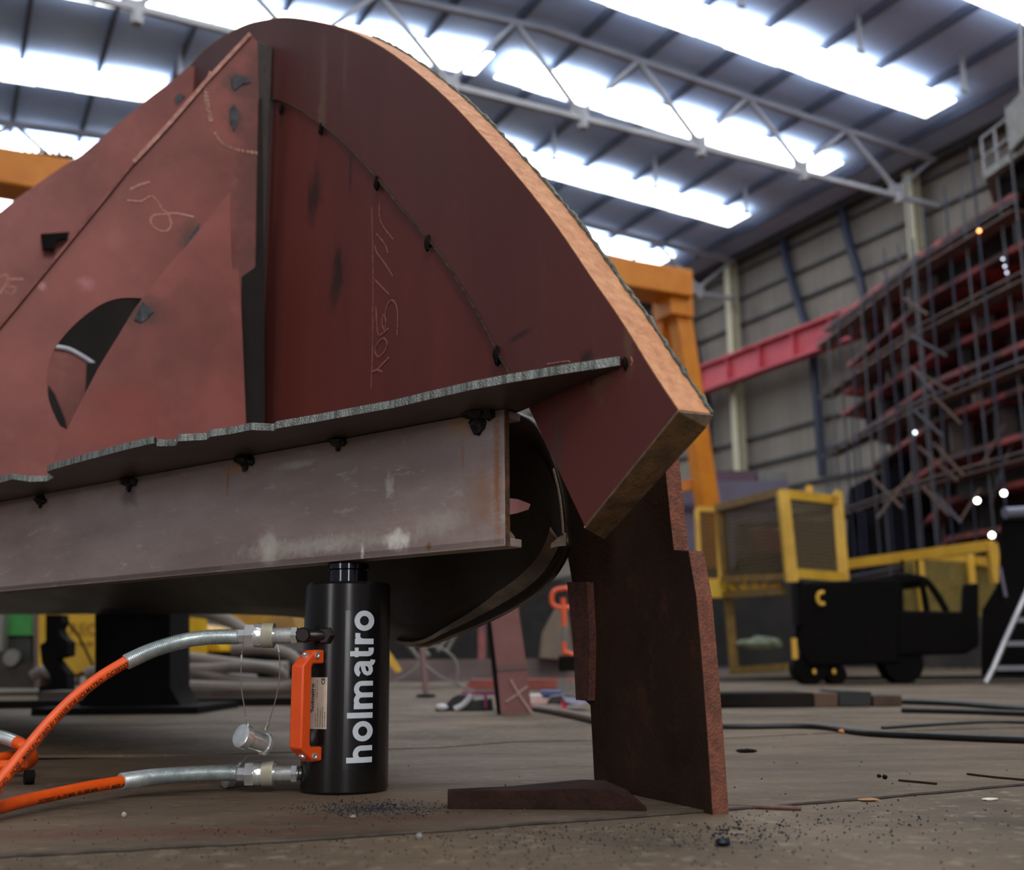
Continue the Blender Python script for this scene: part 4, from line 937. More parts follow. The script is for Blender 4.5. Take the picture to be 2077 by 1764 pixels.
MB().bar(at(1330, 1178, gy + .3), at(1475, 1158, gy + .3), .26, .3).build('cross_tie', M['orange_paint'], gan)
mb = MB()
for x in range(-60, 150, 14): mb.bar(at(x, 305, gy - 1), at(x, 350, gy - 1), .05, .05, V((1, 0, 0)))
mb.bar(at(-60, 303, gy - 1), at(150, 318, gy - 1), .06, .06); mb.build('railing', M['black_iron'], gan, smooth=0)
mb = MB().boxx(at(48, 382, gy - 1), V((.2, 0, 0)), V((0, .2, 0)), Z * .16); mb.cyl(at(48, 380, gy - 1.3), at(48, 380, gy - .8), .2, n=14); mb.build('hoist_drum', M['black_iron'], gan)

# ================================================================== ship under construction wrapped in scaffolding
hullx = thing('ship_under_construction', at(1900, 1350, 24) * 1.0, 'huge dark ship hull section with pinkish-red deck edges behind scaffolding on the right', 'ship section')
M['deck'] = mat('deck_edge_red', s2l(196, 86, 86), s2l(104, 58, 58), .6, 0, .8, c3=(s2l(66, 54, 54), .9, .48, .06, .9))
M['hulld'] = mat('dark_hull_steel', s2l(46, 40, 40), s2l(30, 27, 28), .65, 0, .6)
M['hullg'] = mat('grey_hull_parts', s2l(112, 100, 98), s2l(78, 70, 70), .65, 0, .8)
def pxy(px, Y): p = at(px, 1000, Y); return V((p.x, p.y, 0))
Bp, Cp = pxy(1915, 24), pxy(2140, 20.6); Ep = pxy(2500, 17)
levels = [(9.15, 1692), (8.1, 1735), (7.35, 1722), (6.75, 1718), (6.15, 1745), (5.3, 1770), (4.4, 1790), (3.5, 1850), (2.7, 1870)]
back = V((5.5, 3.5, 0))
for i, (z, sx) in enumerate(levels):
    A_ = pxy(sx, 30); A_ = A_.lerp(Bp, 0)
    t_ = .055
    mb = MB().prism([p + Z * (z - t_) for p in (A_, Bp, Cp, Ep)] + [p + back + Z * (z - t_) for p in (Ep, A_)], Z * t_ * 2)
    mb.build('deck', M['deck'], hullx, smooth=0)
ins = V((.8, 1.2, 0))
for i in range(len(levels) - 1):
    z1, z0 = levels[i][0], levels[i + 1][0]; A_ = pxy(max(levels[i][1], levels[i + 1][1]) + 14, 30)
    mb = MB().prism([p + ins + Z * z0 for p in (A_, Bp, Cp, Ep)] + [p + back + Z * z0 for p in (Ep, A_)], Z * (z1 - z0))
    mb.build('hull_plating', M['hulld'], hullx, smooth=0)
mb = MB().prism([p + ins for p in (pxy(1900, 28), Bp, Cp, Ep)] + [p + back for p in (Ep, pxy(1900, 30))], Z * 2.7); mb.build('hull_plating', M['hulld'], hullx, smooth=0)
MB().prism([at(x, y, 28.5) for x, y in [(1716, 1368), (1722, 990), (1775, 962), (1850, 930), (1930, 900), (2000, 890), (2000, 1368)]], V((.3, 1.2, 0))).build('lower_plating', mat('blue_black_plating', s2l(44, 45, 56), s2l(30, 30, 38), .8, 0, .8, spec=.15), hullx, smooth=0)
rn = random.Random(21)
for i in range(46):      # stiffeners and brackets between the decks
    k = rn.randrange(len(levels) - 1); z1, z0 = levels[k][0], levels[k + 1][0]; A_ = pxy(levels[k][1] + 20, 30)
    t = rn.random() ** .7; c = A_.lerp(Bp, t * 1.0) if rn.random() < .6 else Bp.lerp(Cp, rn.random()); c = c + ins * rn.uniform(.2, .8)
    h = (z1 - z0) * rn.uniform(.3, .5)
    MB().boxx(c + Z * ((z0 + z1) / 2), V((rn.uniform(.03, .25), 0, 0)), V((0, .06, 0)), Z * h).build('bracket', M['hullg'] if rn.random() < .55 else M['hulld'], hullx, smooth=0)
for x, y, Y in ((1820, 440, 25.5), (1870, 415, 24.5), (1700, 640, 27.5)):   # lighter frames near the top edge
    pass
# upper platform of another section, top right
plt = thing('overhead_platform', at(2100, 420, 21), 'grey platform with railing and dark underside at the upper right edge', 'platform')
a, b, c = at(1998, 362, 21), at(2085, 302, 19), at(2200, 240, 17.5)
mb = MB().prism([a, b, c, c + V((3, 3, 0)), a + V((1.2, 2.2, 0))], Z * .16); mb.build('deck', M['grey'], plt, smooth=0)
mb = MB().prism([at(2020, 372, 21.2), at(2050, 392, 21), at(2085, 380, 20), at(2200, 330, 18), at(2200, 240, 18), at(2085, 312, 19.2), at(2010, 360, 21.1)], V((1, 1.6, 0))); mb.build('underside', M['black_iron'], plt, smooth=0)
for z in (.45, .85): MB().tube([a + Z * z, b + Z * z, c + Z * z], .025, 6).build('rail', M['truss'], plt)
for t in (0, .33, .66, 1): p = a.lerp(b, t); MB().cyl(p, p + Z * .85, .025, n=6).build('rail_post', M['truss'], plt)
mb = MB().boxx(at(2085, 240, 19), V((.17, 0, 0)), V((0, .5, 0)), Z * .42); mb.build('cabinet', M['grey'], plt)
MB().cyl(at(2073, 205, 19), at(2068, -60, 19), .03, n=8).build('rail_post', M['truss'], plt)
# scaffolding
scf = thing('scaffolding', V((Bp.x, Bp.y - 1, 0)), 'tall tubular scaffolding of grey and dark blue poles in front of the ship hull', 'scaffolding')
M['tube'] = mat('galvanised_tube', s2l(96, 96, 104), s2l(74, 76, 86), .5, .2, 2)
M['tubeb'] = mat('blue_tube', s2l(48, 52, 76), s2l(40, 44, 66), .5, .2, 2)
M['tubep'] = mat('brownish_tube', s2l(116, 94, 84), s2l(90, 74, 68), .6, .1, 2)
outv = V((-.5, -.8, 0))
seg = []
An = pxy(1700, 30)
def pole(p, z0, z1, m): MB().cyl(V((p.x, p.y, z0)), V((p.x, p.y, z1)), .022, n=8).build('scaffold_pole', m, scf)
rn = random.Random(33)
for i in range(9):
    t = i / 8; p = An.lerp(Bp, t) + outv; top_ = 8.0 + 1.8 * t + rn.uniform(-.8, .5)
    pole(p, rn.choice([0, 0, 2.5]), top_, rn.choice([M['tube'], M['tube'], M['tubeb']]))
    if i % 2: pole(p + V((-.4, -.9, 0)), 0, top_ - rn.uniform(1, 4), rn.choice([M['tube'], M['tubeb']]))
for i in range(7):
    t = i / 6; p = Bp.lerp(Cp, t) + outv * rn.choice([.6, 1.3]); pole(p, 0, 10.0 + rn.uniform(-.5, .5), rn.choice([M['tube'], M['tubeb'], M['tube']]))
for i, z in enumerate([2.2, 3.9, 5.6, 7.2, 8.6]):
    MB().tube([An + outv + Z * z, Bp + outv + Z * z, Cp + outv + Z * z], .024, 6).build('ledger', M['tubep'] if i % 2 else M['tube'], scf)
    MB().bar(An + outv * .6 + Z * (z - .1), Bp + outv * .6 + Z * (z - .1), .4, .05).build('plank', M['tubep'], scf, smooth=0)
    MB().bar(Bp + outv * .6 + Z * (z - .1), Cp + outv * .6 + Z * (z - .1), .4, .05).build('plank', M['tubep'], scf, smooth=0)
for (x0, y0, x1, y1) in [(1832, 605, 1882, 638), (1846, 680, 1920, 722), (1845, 745, 1930, 795), (1850, 745, 1898, 800), (1852, 830, 1912, 885), (1862, 905, 1942, 975), (1870, 985, 1925, 1045), (1893, 898, 1955, 965), (1895, 1000, 1950, 1060), (1945, 1060, 1990, 990), (1990, 945, 2040, 860), (2010, 1020, 2060, 880), (1990, 845, 2060, 800), (1890, 800, 1950, 860), (1780, 1050, 1850, 960), (1760, 960, 1830, 1030)]:
    MB().cyl(at(x0, y0, 22.3), at(x1, y1, 22.0), .03, n=8).build('diagonal_brace', M['tubep'] if (x0 + y0) % 3 else M['tube'], scf)
# work lamps
def lamp(px, py, Y, r, em, st_, label, name='work_lamp', r2=None):
    p = at(px, py, Y); t = thing(name, p, label, 'lamp', 'bright work lamps')
    MB().sphere(p, r, 14, 10).build('bulb', mat('lamp_glow', (1, 1, 1), None, .5, emit=em, estr=st_, rvar=0), t)
    MB().lathe(p + V((0, .02, 0)), V((0, 1, 0)), [(0, r * 1.2), (r * 2, r * .6)], 14).build('housing', M['black_iron'], t)
lamp(1982, 1015, 19.4, .043, (1, .97, .85), 14, 'round white work lamp in the scaffolding, left of the upper pair near the black cabinet')
lamp(2036, 1000, 19.4, .043, (1, .97, .85), 14, 'round white work lamp in the scaffolding, right of the upper pair near the black cabinet')
lamp(2012, 1085, 19.4, .043, (1, .97, .85), 14, 'round white work lamp just left of the black cabinet top, lowest of all')
lamp(1856, 877, 20.5, .03, (.7, .85, 1), 5, 'small bluish work lamp in the middle of the scaffolding')
lamp(1986, 468, 19.5, .03, (1, .25, .05), 9, 'small orange-red lamp high on the ship under construction')
for i, (x, y) in enumerate([(2034, 525), (2038, 540), (2042, 553)]):
    lamp(x, y, 19.5, .02, (.75, .8, 1), 3, 'tiny bluish lamp in a short vertical row high on the ship, ' + ['top', 'middle', 'bottom'][i] + ' one')

# ================================================================== yellow cage platform
cg = thing('yellow_cage', fl(1560, 1372), 'yellow steel cage platform with mesh panels behind the rusty post, red machine inside', 'cage')
Yc = 13.5
def fr4(pts, w, name, Ys=None, m=None):
    P = [at(x, y, (Ys[i] if Ys else Yc)) for i, (x, y) in enumerate(pts)]
    mb = MB()
    for a, b in zip(P, P[1:] + P[:1]): mb.bar(a, b, w, w, V((.1, 1, .05)))
    return mb.build(name, m or M['yellow_paint'], cg, smooth=0)
fr4([(1589, 1002), (1696, 1015), (1708, 1170), (1606, 1162)], .10, 'front_frame', [12.2, 12.8, 12.8, 12.2])
MB().bar(at(1587, 995, 12.2), at(1606, 1180, 12.2), .12, .12, V((1, 0, 0))).build('corner_post', M['yellow_paint'], cg, smooth=0)
MB().bar(at(1698, 1000, 12.8), at(1713, 1180, 12.8), .09, .09, V((1, 0, 0))).build('corner_post', M['yellow_paint'], cg, smooth=0)
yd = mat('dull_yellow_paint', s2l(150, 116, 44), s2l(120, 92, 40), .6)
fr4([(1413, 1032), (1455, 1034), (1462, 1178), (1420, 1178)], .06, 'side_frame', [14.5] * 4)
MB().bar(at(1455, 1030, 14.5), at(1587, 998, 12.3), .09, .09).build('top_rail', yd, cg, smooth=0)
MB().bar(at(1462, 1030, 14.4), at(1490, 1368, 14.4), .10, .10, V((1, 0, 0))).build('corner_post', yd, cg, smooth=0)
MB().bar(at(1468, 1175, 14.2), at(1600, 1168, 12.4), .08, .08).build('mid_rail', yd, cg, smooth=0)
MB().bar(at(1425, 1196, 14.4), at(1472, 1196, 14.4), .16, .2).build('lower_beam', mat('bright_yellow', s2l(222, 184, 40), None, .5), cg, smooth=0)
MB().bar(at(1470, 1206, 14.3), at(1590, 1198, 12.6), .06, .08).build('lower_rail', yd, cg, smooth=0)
MB().bar(at(1485, 1360, 14.3), at(1600, 1352, 12.6), .06, .08).build('base_rail', yd, cg, smooth=0)
for i in range(5): x = 1482 + i * 22; MB().bar(at(x, 1182, 14 - i * .3), at(x + 12, 1200, 14 - i * .3), .09, .03, V((0, 1, 0))).build('grating_slat', M['yellow_paint'], cg, smooth=0)
mesh_m = mat('mesh_wire', s2l(96, 82, 56), None, .8)
def meshpanel(q, Ys, n, m_):
    P = [at(x, y, Y) for (x, y), Y in zip(q, Ys)]; mb = MB()
    for i in range(1, n): t = i / n; mb.cyl(P[0].lerp(P[1], t), P[3].lerp(P[2], t), .011, n=4)
    for i in range(1, m_): t = i / m_; mb.cyl(P[0].lerp(P[3], t), P[1].lerp(P[2], t), .011, n=4)
    mb.build('mesh_panel', mesh_m, cg, smooth=0)
meshpanel([(1592, 1006), (1694, 1018), (1704, 1166), (1608, 1160)], [12.2, 12.8, 12.8, 12.2], 16, 20)
meshpanel([(1416, 1034), (1452, 1036), (1458, 1176), (1422, 1176)], [14.5] * 4, 7, 18)
meshpanel([(1462, 1034), (1583, 1004), (1598, 1160), (1470, 1174)], [14.4, 12.3, 12.3, 14.4], 18, 20)
for p, q in (((1640, 1005), (1641, 985)), ((1696, 1010), (1700, 995))): MB().bar(at(*p, 12.6), at(*q, 12.6), .07, .07, V((1, 0, 0))).build('lifting_eye', M['yellow_paint'], cg, smooth=0)
rm_ = thing('red_machine', at(1548, 1170, 14), 'dark red machine standing inside the yellow cage', 'machine')
MB().boxx(at(1550, 1100, 14), V((.17, 0, 0)), V((0, .2, 0)), Z * .16).build('housing', mat('machine_red', s2l(128, 40, 30), s2l(96, 30, 26), .5), rm_, bevel=.02)
MB().boxx(at(1552, 1145, 14), V((.2, 0, 0)), V((0, .22, 0)), Z * .12).build('base', M['black_iron'], rm_, bevel=.02)
MB().cyl(at(1512, 1150, 13.9), at(1512, 1150, 14.2), .12, n=18).build('drum', M['black_iron'], rm_)
# mess of pale material on the lower shelf
rn = random.Random(8)
tag(MB().blob(at(1540, 1305, 14.2), .16, (1.6, .6, .5), .3, 4).build('plastic_sheet', mat('crumpled_plastic', s2l(150, 160, 136), s2l(110, 118, 98), .4), None), 'crumpled pale plastic sheet under the yellow cage platform', 'plastic sheet')
# yellow handrail running right
yr = thing('yellow_handrail', fl(1900, 1372), 'long yellow handrail running right from the cage towards the black cabinet', 'handrail')
MB().bar(at(1700, 1147, 13.5), at(2012, 1106, 12), .11, .11).build('top_rail', M['yellow_paint'], yr, smooth=0)
MB().bar(at(1860, 1128, 16), at(2024, 1140, 15), .12, .12).build('back_rail', M['yellow_paint'], yr, smooth=0)
MB().bar(at(2010, 1102, 12), at(2022, 1182, 12), .10, .10, V((1, 0, 0))).build('post', M['yellow_paint'], yr, smooth=0)
MB().bar(at(1862, 1130, 15), at(1876, 1240, 15), .10, .10, V((1, 0, 0))).build('post', M['yellow_paint'], yr, smooth=0)
MB().bar(at(1967, 1120, 15.2), at(1972, 1185, 15.2), .08, .08, V((1, 0, 0))).build('post', M['yellow_paint'], yr, smooth=0)
P = [at(x, y, 15.3) for x, y in [(1830, 1132), (2020, 1143), (2020, 1250), (1836, 1250)]]
MB().prism(P, V((0, .03, 0))).build('mesh_panel', mat('olive_mesh', s2l(122, 104, 44), s2l(98, 84, 38), .8), yr, smooth=0)
# purple container and beams behind
ct = thing('purple_container', fl(1500, 1364), 'muted purple-grey container behind the yellow cage and orange gantry leg', 'container')
cp_ = pxy(1380, 27); cq = pxy(1600, 27)
M['purple'] = mat('purple_grey', s2l(126, 116, 136), s2l(104, 98, 118), .6, 0, .6)
zt_ = at(1500, 975, 27).z
MB().prism([cp_, cq, cq + V((0, 3, 0)), cp_ + V((0, 3, 0))], Z * zt_).build('body', M['purple'], ct, smooth=0)
MB().boxx((cp_ + cq) / 2 + V((0, -.05, zt_ * .86)), V((1.25, 0, 0)), V((0, .05, 0)), Z * .06).build('band', mat('purple_dark', s2l(78, 70, 100), None, .6), ct, smooth=0)
MB().boxx((cp_ + cq) / 2 + V((-.1, .8, zt_ + .15)), V((.7, 0, 0)), V((0, .5, 0)), Z * .15).build('roof_box', mat('plum', s2l(96, 70, 86), None, .6), ct, smooth=0)
MB().boxx((cp_ + cq) / 2 + V((1.0, .5, zt_ + .1)), V((.35, 0, 0)), V((0, .3, 0)), Z * .15).build('roof_box', M['grey'], ct, smooth=0)

# ================================================================== black vehicle and cabinet at right
vh = thing('black_vehicle', fl(1760, 1388), 'black industrial vehicle with open cab and wheels standing behind the timber blocks', 'vehicle')
Yv = 9.0
M['vblack'] = mat('vehicle_black', s2l(17, 15, 15), s2l(12, 11, 11), .8, 0, 2, spec=.08)
body = [(1618, 1200), (1629, 1180), (1824, 1172), (1824, 1345), (1640, 1352), (1612, 1300)]
MB().prism([at(x, y, Yv) for x, y in body], V((.32, 1.1, 0))).build('body', M['vblack'], vh, bevel=.02)
MB().prism([at(x, y, Yv) for x, y in [(1840, 1238), (1950, 1240), (1952, 1184), (1985, 1182), (1985, 1310), (1960, 1325), (1820, 1330), (1822, 1238)]], V((.38, 1.0, 0))).build('bonnet', M['vblack'], vh, bevel=.02)
for L_ in ([(1826, 1240), (1828, 1174), (1858, 1172), (1878, 1178), (1900, 1205), (1920, 1240)], [(1870, 1178), (1880, 1240)]):
    MB().tube(smooth_path([at(x, y, Yv + .05) for x, y in L_], 5), .028, 8).build('cab_frame', M['vblack'], vh)
MB().prism([at(x, y, Yv + .02) for x, y in [(1700, 1180), (1825, 1166), (1870, 1168), (1870, 1176), (1825, 1182)]], V((.34, 1.0, 0))).build('roof', M['vblack'], vh)
for x in (1832, 1862): MB().cyl(at(x, 1172, Yv + .3), at(x - 2, 1135, Yv + .3), .012, n=6).build('aerial', M['vblack'], vh)
for x, r in ((1648, .135), (1838, .16), (1700, .08)):
    p = fl(x, 1388); MB().lathe(V((at(x, 1370, Yv).x, Yv + .02, r)), V((0, 1, 0)), [(0, r * .6), (0.0, r * .95), (.02, r), (.2, r), (.22, r * .9)], 24).build('wheel', M['vblack'], vh)
for x in (1652, 1692): MB().sphere(at(x, 1362, Yv - .03), .022, 8, 6, (.7, .4, 1)).build('marker', M['yellow_paint'], vh)
mb = MB().tube(arcp3 := [at(1667 + 9 * math.cos(a), 1213 + 12 * math.sin(a), Yv - .01) for a in [PI * .3 + i * .35 for i in range(13)]], .016, 8); mb.build('yellow_emblem', M['yellow_paint'], vh)
MB().boxx(at(1620, 1225, Yv - .1), V((.03, 0, 0)), V((0, .1, 0)), Z * .17).build('mudguard', M['vblack'], vh, bevel=.01)
MB().boxx(at(1611, 1315, Yv - .05), V((.02, 0, 0)), V((0, .02, 0)), Z * .08).build('reflector', M['yellow_paint'], vh)
cb = thing('black_cabinet', fl(2060, 1388), 'tall black cabinet with a grey pipe across its top at the right edge', 'cabinet')
MB().prism([at(x, y, 9.2) for x, y in [(2030, 1052), (2220, 1050), (2220, 1370), (1990, 1370), (1992, 1236), (2026, 1180)]], V((.37, .8, 0))).build('body', M['vblack'], cb, bevel=.01)
MB().cyl(at(2038, 1040, 9.1), at(2220, 1030, 9.3), .045, n=18).build('top_pipe', mat('grey_pipe', s2l(122, 122, 140), None, .4, .3), cb)
MB().bar(at(2028, 1150, 9.1), at(2040, 1210, 9.1), .02, .02, V((1, 0, 0))).build('edge_strip', M['purple'], cb)
# aluminium ladder
ld = thing('step_ladder', fl(2040, 1390), 'light grey aluminium ladder leaning at the right edge in front of the black cabinet', 'ladder')
Yl = 8.3
alu = mat('aluminium', s2l(178, 180, 188), s2l(160, 162, 172), .35, .7, 5)
rl = [at(x, y, Yl) for x, y in [(2000, 1388), (2016, 1353), (2037, 1303), (2059, 1254), (2078, 1212), (2110, 1140)]]
rl[0].z = max(rl[0].z, .02)
for a, b in zip(rl, rl[1:]): pass
MB().tube(rl, .021, 8).build('side_rail', alu, ld)
MB().tube([p + V((.46, .1, 0)) for p in rl], .021, 8).build('side_rail', alu, ld)
for (x, y) in [(2016, 1355), (2036, 1305), (2057, 1257), (2079, 1211)]:
    p = at(x, y, Yl); MB().bar(p, p + V((.46, .1, 0)), .06, .035).build('rung', alu, ld, smooth=0)
# timber blocks and beam on the floor
def pblock(name, q, Y0, depth, m, label, cat):
    P = [at(x, y, Y0) for x, y in q]
    lo = min(p.z for p in P)
    for p in P: p.z = max(p.z - lo, 0.001)
    return tag(MB().prism(P, V((0, depth, 0))).build(name, m, None, bevel=.004), label, cat)
tm = mat('old_timber', s2l(104, 78, 62), s2l(58, 46, 40), .8, 0, 3, bump=.3)
td = mat('dark_timber', s2l(36, 32, 29), s2l(24, 22, 21), .8, 0, 3, spec=.1)
pblock('timber_beam', [(1380, 1436), (1380, 1410), (1650, 1408), (1650, 1438)], 4.75, .35, td, 'long dark timber beam on the floor right behind the rusty post', 'timber')
pblock('timber_beam', [(1380, 1406), (1380, 1398), (1762, 1402), (1762, 1410)], 4.95, .25, tm, 'lighter brown plank lying on top behind the dark timber beam', 'timber')
pblock('timber_block', [(1652, 1438), (1652, 1409), (1700, 1409), (1700, 1438)], 4.75, .3, tm, 'brown timber block between the dark beam and the dark green block', 'timber')
pblock('timber_block', [(1702, 1438), (1702, 1406), (1768, 1408), (1768, 1439)], 4.75, .3, mat('dark_green_block', s2l(34, 38, 38), None, .7), 'dark greenish block next to the rightmost timber block', 'timber')
pblock('timber_block', [(1772, 1440), (1772, 1417), (1830, 1417), (1830, 1440)], 4.75, .25, tm, 'short brown timber block at the right end of the row', 'timber')
# clutter line at far floor
# ================================================================== things seen beneath the hull
def slab(name, q, Y0, depth, m, label, cat, z0=None, bevel=0):
    P = [at(x, y, Y0) for x, y in q]; return tag(MB().prism(P, V((0, depth, 0))).build(name, m, None, bevel=bevel), label, cat)
# marked pink post
pp = thing('marked_post', fl(1045, 1450), 'pinkish-brown flat post with a chalk X near its foot, standing under the hull', 'post')
Yp = 4.36
M['pinkp'] = mat('pinkish_primer', s2l(124, 80, 80), s2l(104, 62, 56), .6, 0, 2)
pl_ = [at(x, y, Yp) for x, y in [(1016, 1449), (1079, 1446), (1068, 1350), (1053, 1245), (1048, 1190), (985, 1190), (998, 1275), (1008, 1360)]]
for p in pl_[:2]: p.z = .004
MB().prism(pl_, V((-.0, .02, 0))).build('plate', M['pinkp'], pp)
ed = [at(x, y, Yp + .01) for x, y in [(1019, 1450), (1008, 1448), (998, 1360), (989, 1275), (978, 1190), (986, 1190), (1000, 1290), (1010, 1370)]]
for p in ed[:2]: p.z = .004
MB().prism(ed, V((0, .1, 0))).build('edge_plate', M['black_iron'], pp)
for L_ in ([(1035, 1378), (1052, 1408), (1078, 1446)], [(1026, 1424), (1050, 1408), (1070, 1392)]):
    P = [at(x, y, Yp - .003) for x, y in L_]; MB().tube(P, .006, 6).build('chalk_mark', mat('chalk_x', s2l(158, 128, 122), None, .9), pp)
MB().bar(at(1008, 1356, Yp - .004), at(1069, 1352, Yp - .004), .004, .018, V((0, 0, 1))).build('grey_band', mat('band_grey', s2l(96, 74, 74), None, .6), pp)
# black steel stand under the hull
sd = thing('steel_stand', fl(268, 1440), 'wide black steel stand with flared foot carrying the hull at the left', 'stand')
Ys = 4.9
cp1 = [at(x, y, Ys) for x, y in [(192, 1180), (345, 1180), (345, 1395), (372, 1440), (378, 1458), (150, 1458), (160, 1430), (192, 1380)]]
zl_ = min(p.z for p in cp1)
for p in cp1: p.z = max(p.z, .002)
MB().prism(cp1, V((0, .30, 0))).build('column', M['black_iron'], sd, bevel=.004)
MB().box((min(p.x for p in cp1) - .1, Ys - .2, .002), (max(p.x for p in cp1) + .1, Ys + .5, .03)).build('foot_plate', M['black_iron'], sd)
# screw jack stand
js = thing('screw_stand', fl(110, 1425), 'small black screw stand in front of the yellow skip at the left', 'stand')
Yj = 6.6
q = [(92, 1246), (123, 1246), (125, 1262), (118, 1275), (124, 1290), (138, 1302), (137, 1330), (112, 1336), (124, 1352), (136, 1366), (137, 1425), (76, 1425), (78, 1392), (104, 1388), (98, 1366), (84, 1345), (80, 1308), (92, 1300)]
P = [at(x, y, Yj) for x, y in q]
zm = min(p.z for p in P)
for p in P: p.z = max(p.z - max(zm, 0), .003)
MB().prism(P, V((0, .12, 0))).build('stand_body', M['black_iron'], js, bevel=.004)
# yellow skips, green bin
yk = thing('yellow_skip', fl(140, 1400), 'yellow skip with faded dark lettering standing behind the black stands', 'skip')
Yk = 8.2
P = [at(x, y, Yk) for x, y in [(78, 1180), (330, 1180), (330, 1352), (176, 1358), (140, 1372), (78, 1372)]]
MB().prism(P, V((0, 1.2, 0))).build('body', mat('skip_yellow', s2l(226, 180, 30), s2l(206, 158, 26), .5, 0, 3), yk)
lm = mat('faded_print', s2l(176, 136, 34), None, .7)
def flat_text(t, px, py, Y, size, m, par, bold=0.003):
    P, Fc = text_mesh(t, size, .2, bold); o = at(px, py, Y); mb = MB(); mb.add([o + V((p.x, 0, p.y)) for p in P], Fc); mb.build('lettering', m, par, smooth=0)
flat_text('REC', 138, 1287, Yk - .01, .115, lm, yk)
for x_ in (142, 160, 176): MB().bar(at(x_, 1304, Yk - .012), at(x_ + 10, 1304, Yk - .012), .03, .02).build('faded_print', lm, yk, smooth=0)
MB().tube([at(130, 1252, Yk - .3), at(160, 1290, Yk - .3), at(190, 1352, Yk - .3)], .008, 6).build('cable_stay', M['black_iron'], yk)
yk2 = thing('machine_cover', fl(400, 1400), 'rounded yellow machine cover behind the grey hoses, right of the wide black stand', 'machine cover')
Yk = 9.6; P = [at(x, y, Yk) for x, y in [(300, 1270), (345, 1265), (390, 1263), (418, 1270), (436, 1288), (450, 1322), (300, 1324)]]
MB().prism(P, V((0, 1, 0))).build('cover', mat('cover_yellow', s2l(224, 172, 20), s2l(206, 154, 20), .5, 0, 3), yk2, bevel=.02)
P = [at(x, y, Yk + .2) for x, y in [(300, 1323), (610, 1323), (610, 1400), (300, 1400)]]
MB().prism(P, V((0, .8, 0))).build('base', M['black_iron'], yk2)
P = [at(x, y, Yk + .5) for x, y in [(470, 1240), (590, 1240), (612, 1300), (470, 1300)]]
MB().prism(P, V((0, .6, 0))).build('rear_panel', mat('tan_panel', s2l(150, 110, 70), s2l(190, 150, 50), .6, 0, 6), yk2)
gb = thing('green_bin', fl(35, 1410), 'green bin or truck bed with a grey wheel below it, at the far left edge', 'bin')
Yg = 8.6
slp = lambda q, Y, d, nm, m, par, bev=0: MB().prism([at(x, y, Y) for x, y in q], V((0, d, 0))).build(nm, m, par, bevel=bev)
slp([(-120, 1200), (66, 1200), (66, 1288), (-120, 1288)], Yg, 1, 'body', mat('bin_green', s2l(64, 158, 72), s2l(52, 138, 62), .5), gb)
slp([(-120, 1290), (62, 1290), (62, 1345), (-120, 1345)], Yg + .05, .9, 'chassis', mat('chassis_grey', s2l(70, 72, 74), s2l(46, 46, 48), .6), gb)
slp([(-120, 1345), (70, 1345), (70, 1396), (-120, 1396)], Yg - .05, .9, 'lower_box', mat('box_brown', s2l(66, 58, 54), s2l(50, 44, 42), .7), gb)
slp([(66, 1200), (76, 1200), (82, 1396), (70, 1396)], Yg - .1, .1, 'post', mat('mauve_post', s2l(110, 96, 94), None, .6), gb)
slp([(-4, 1200), (5, 1200), (5, 1320), (-4, 1320)], Yg - .1, .1, 'post', M['grey'], gb)
MB().lathe(at(22, 1334, Yg - .1), V((0, 1, 0)), [(0, .04), (.0, .06), (.03, .065), (.03, .02)], 20).build('wheel', M['grey'], gb)
# coil of big grey hoses
M['ghose'] = mat('grey_hose', s2l(146, 136, 128), s2l(122, 112, 106), .6, 0, 4)
gh = [([(300, 1335), (380, 1334), (470, 1345), (540, 1352), (585, 1352)], 6.3, 12), ([(300, 1352), (400, 1356), (520, 1352), (572, 1366), (560, 1384), (480, 1380), (360, 1352)], 6.1, 11), ([(300, 1390), (420, 1392), (540, 1396), (600, 1386), (612, 1360), (590, 1330), (540, 1316), (470, 1318)], 5.9, 12),
      ([(340, 1236), (420, 1244), (470, 1262), (500, 1285)], 6.6, 12), ([(176, 1368), (195, 1362), (230, 1362), (300, 1364)], 6.5, 13), ([(300, 1376), (400, 1372), (520, 1378)], 6.2, 11), ([(66, 1372), (80, 1362), (100, 1364), (150, 1386)], 6.9, 11)]
labs = ['straight top run of the thick grey hose coil', 'looping middle run of the thick grey hose coil', 'lowest wide loop of the thick grey hose coil', 'grey hose rising in an arc above the yellow cover', 'grey hose between the two black stands', 'short inner run of the thick grey hose coil', 'pale hose end left of the black screw stand']
for (L_, Y, w), la in zip(gh, labs):
    P = [at(x, y, Y) for x, y in L_]
    tag(MB().tube(smooth_path(P, 6), w / F * Y, 10).build('thick_hose', M['ghose'], None), la + ' under the hull' if 'hull' not in la else la, 'hose', 'thick grey hoses beneath the hull')
slab('steel_beam', [(80, 1402), (612, 1398), (612, 1412), (80, 1420)], 5.8, .25, mat('brown_beam', s2l(92, 76, 66), s2l(62, 52, 46), .6, 0, 4), 'long low brown steel beam lying under the grey hoses', 'beam')
slab('dark_bearer', [(-200, 1424), (640, 1414), (640, 1432), (-200, 1445)], 5.55, .15, td, 'low dark bearer lying across the floor behind the hoses', 'bearer')
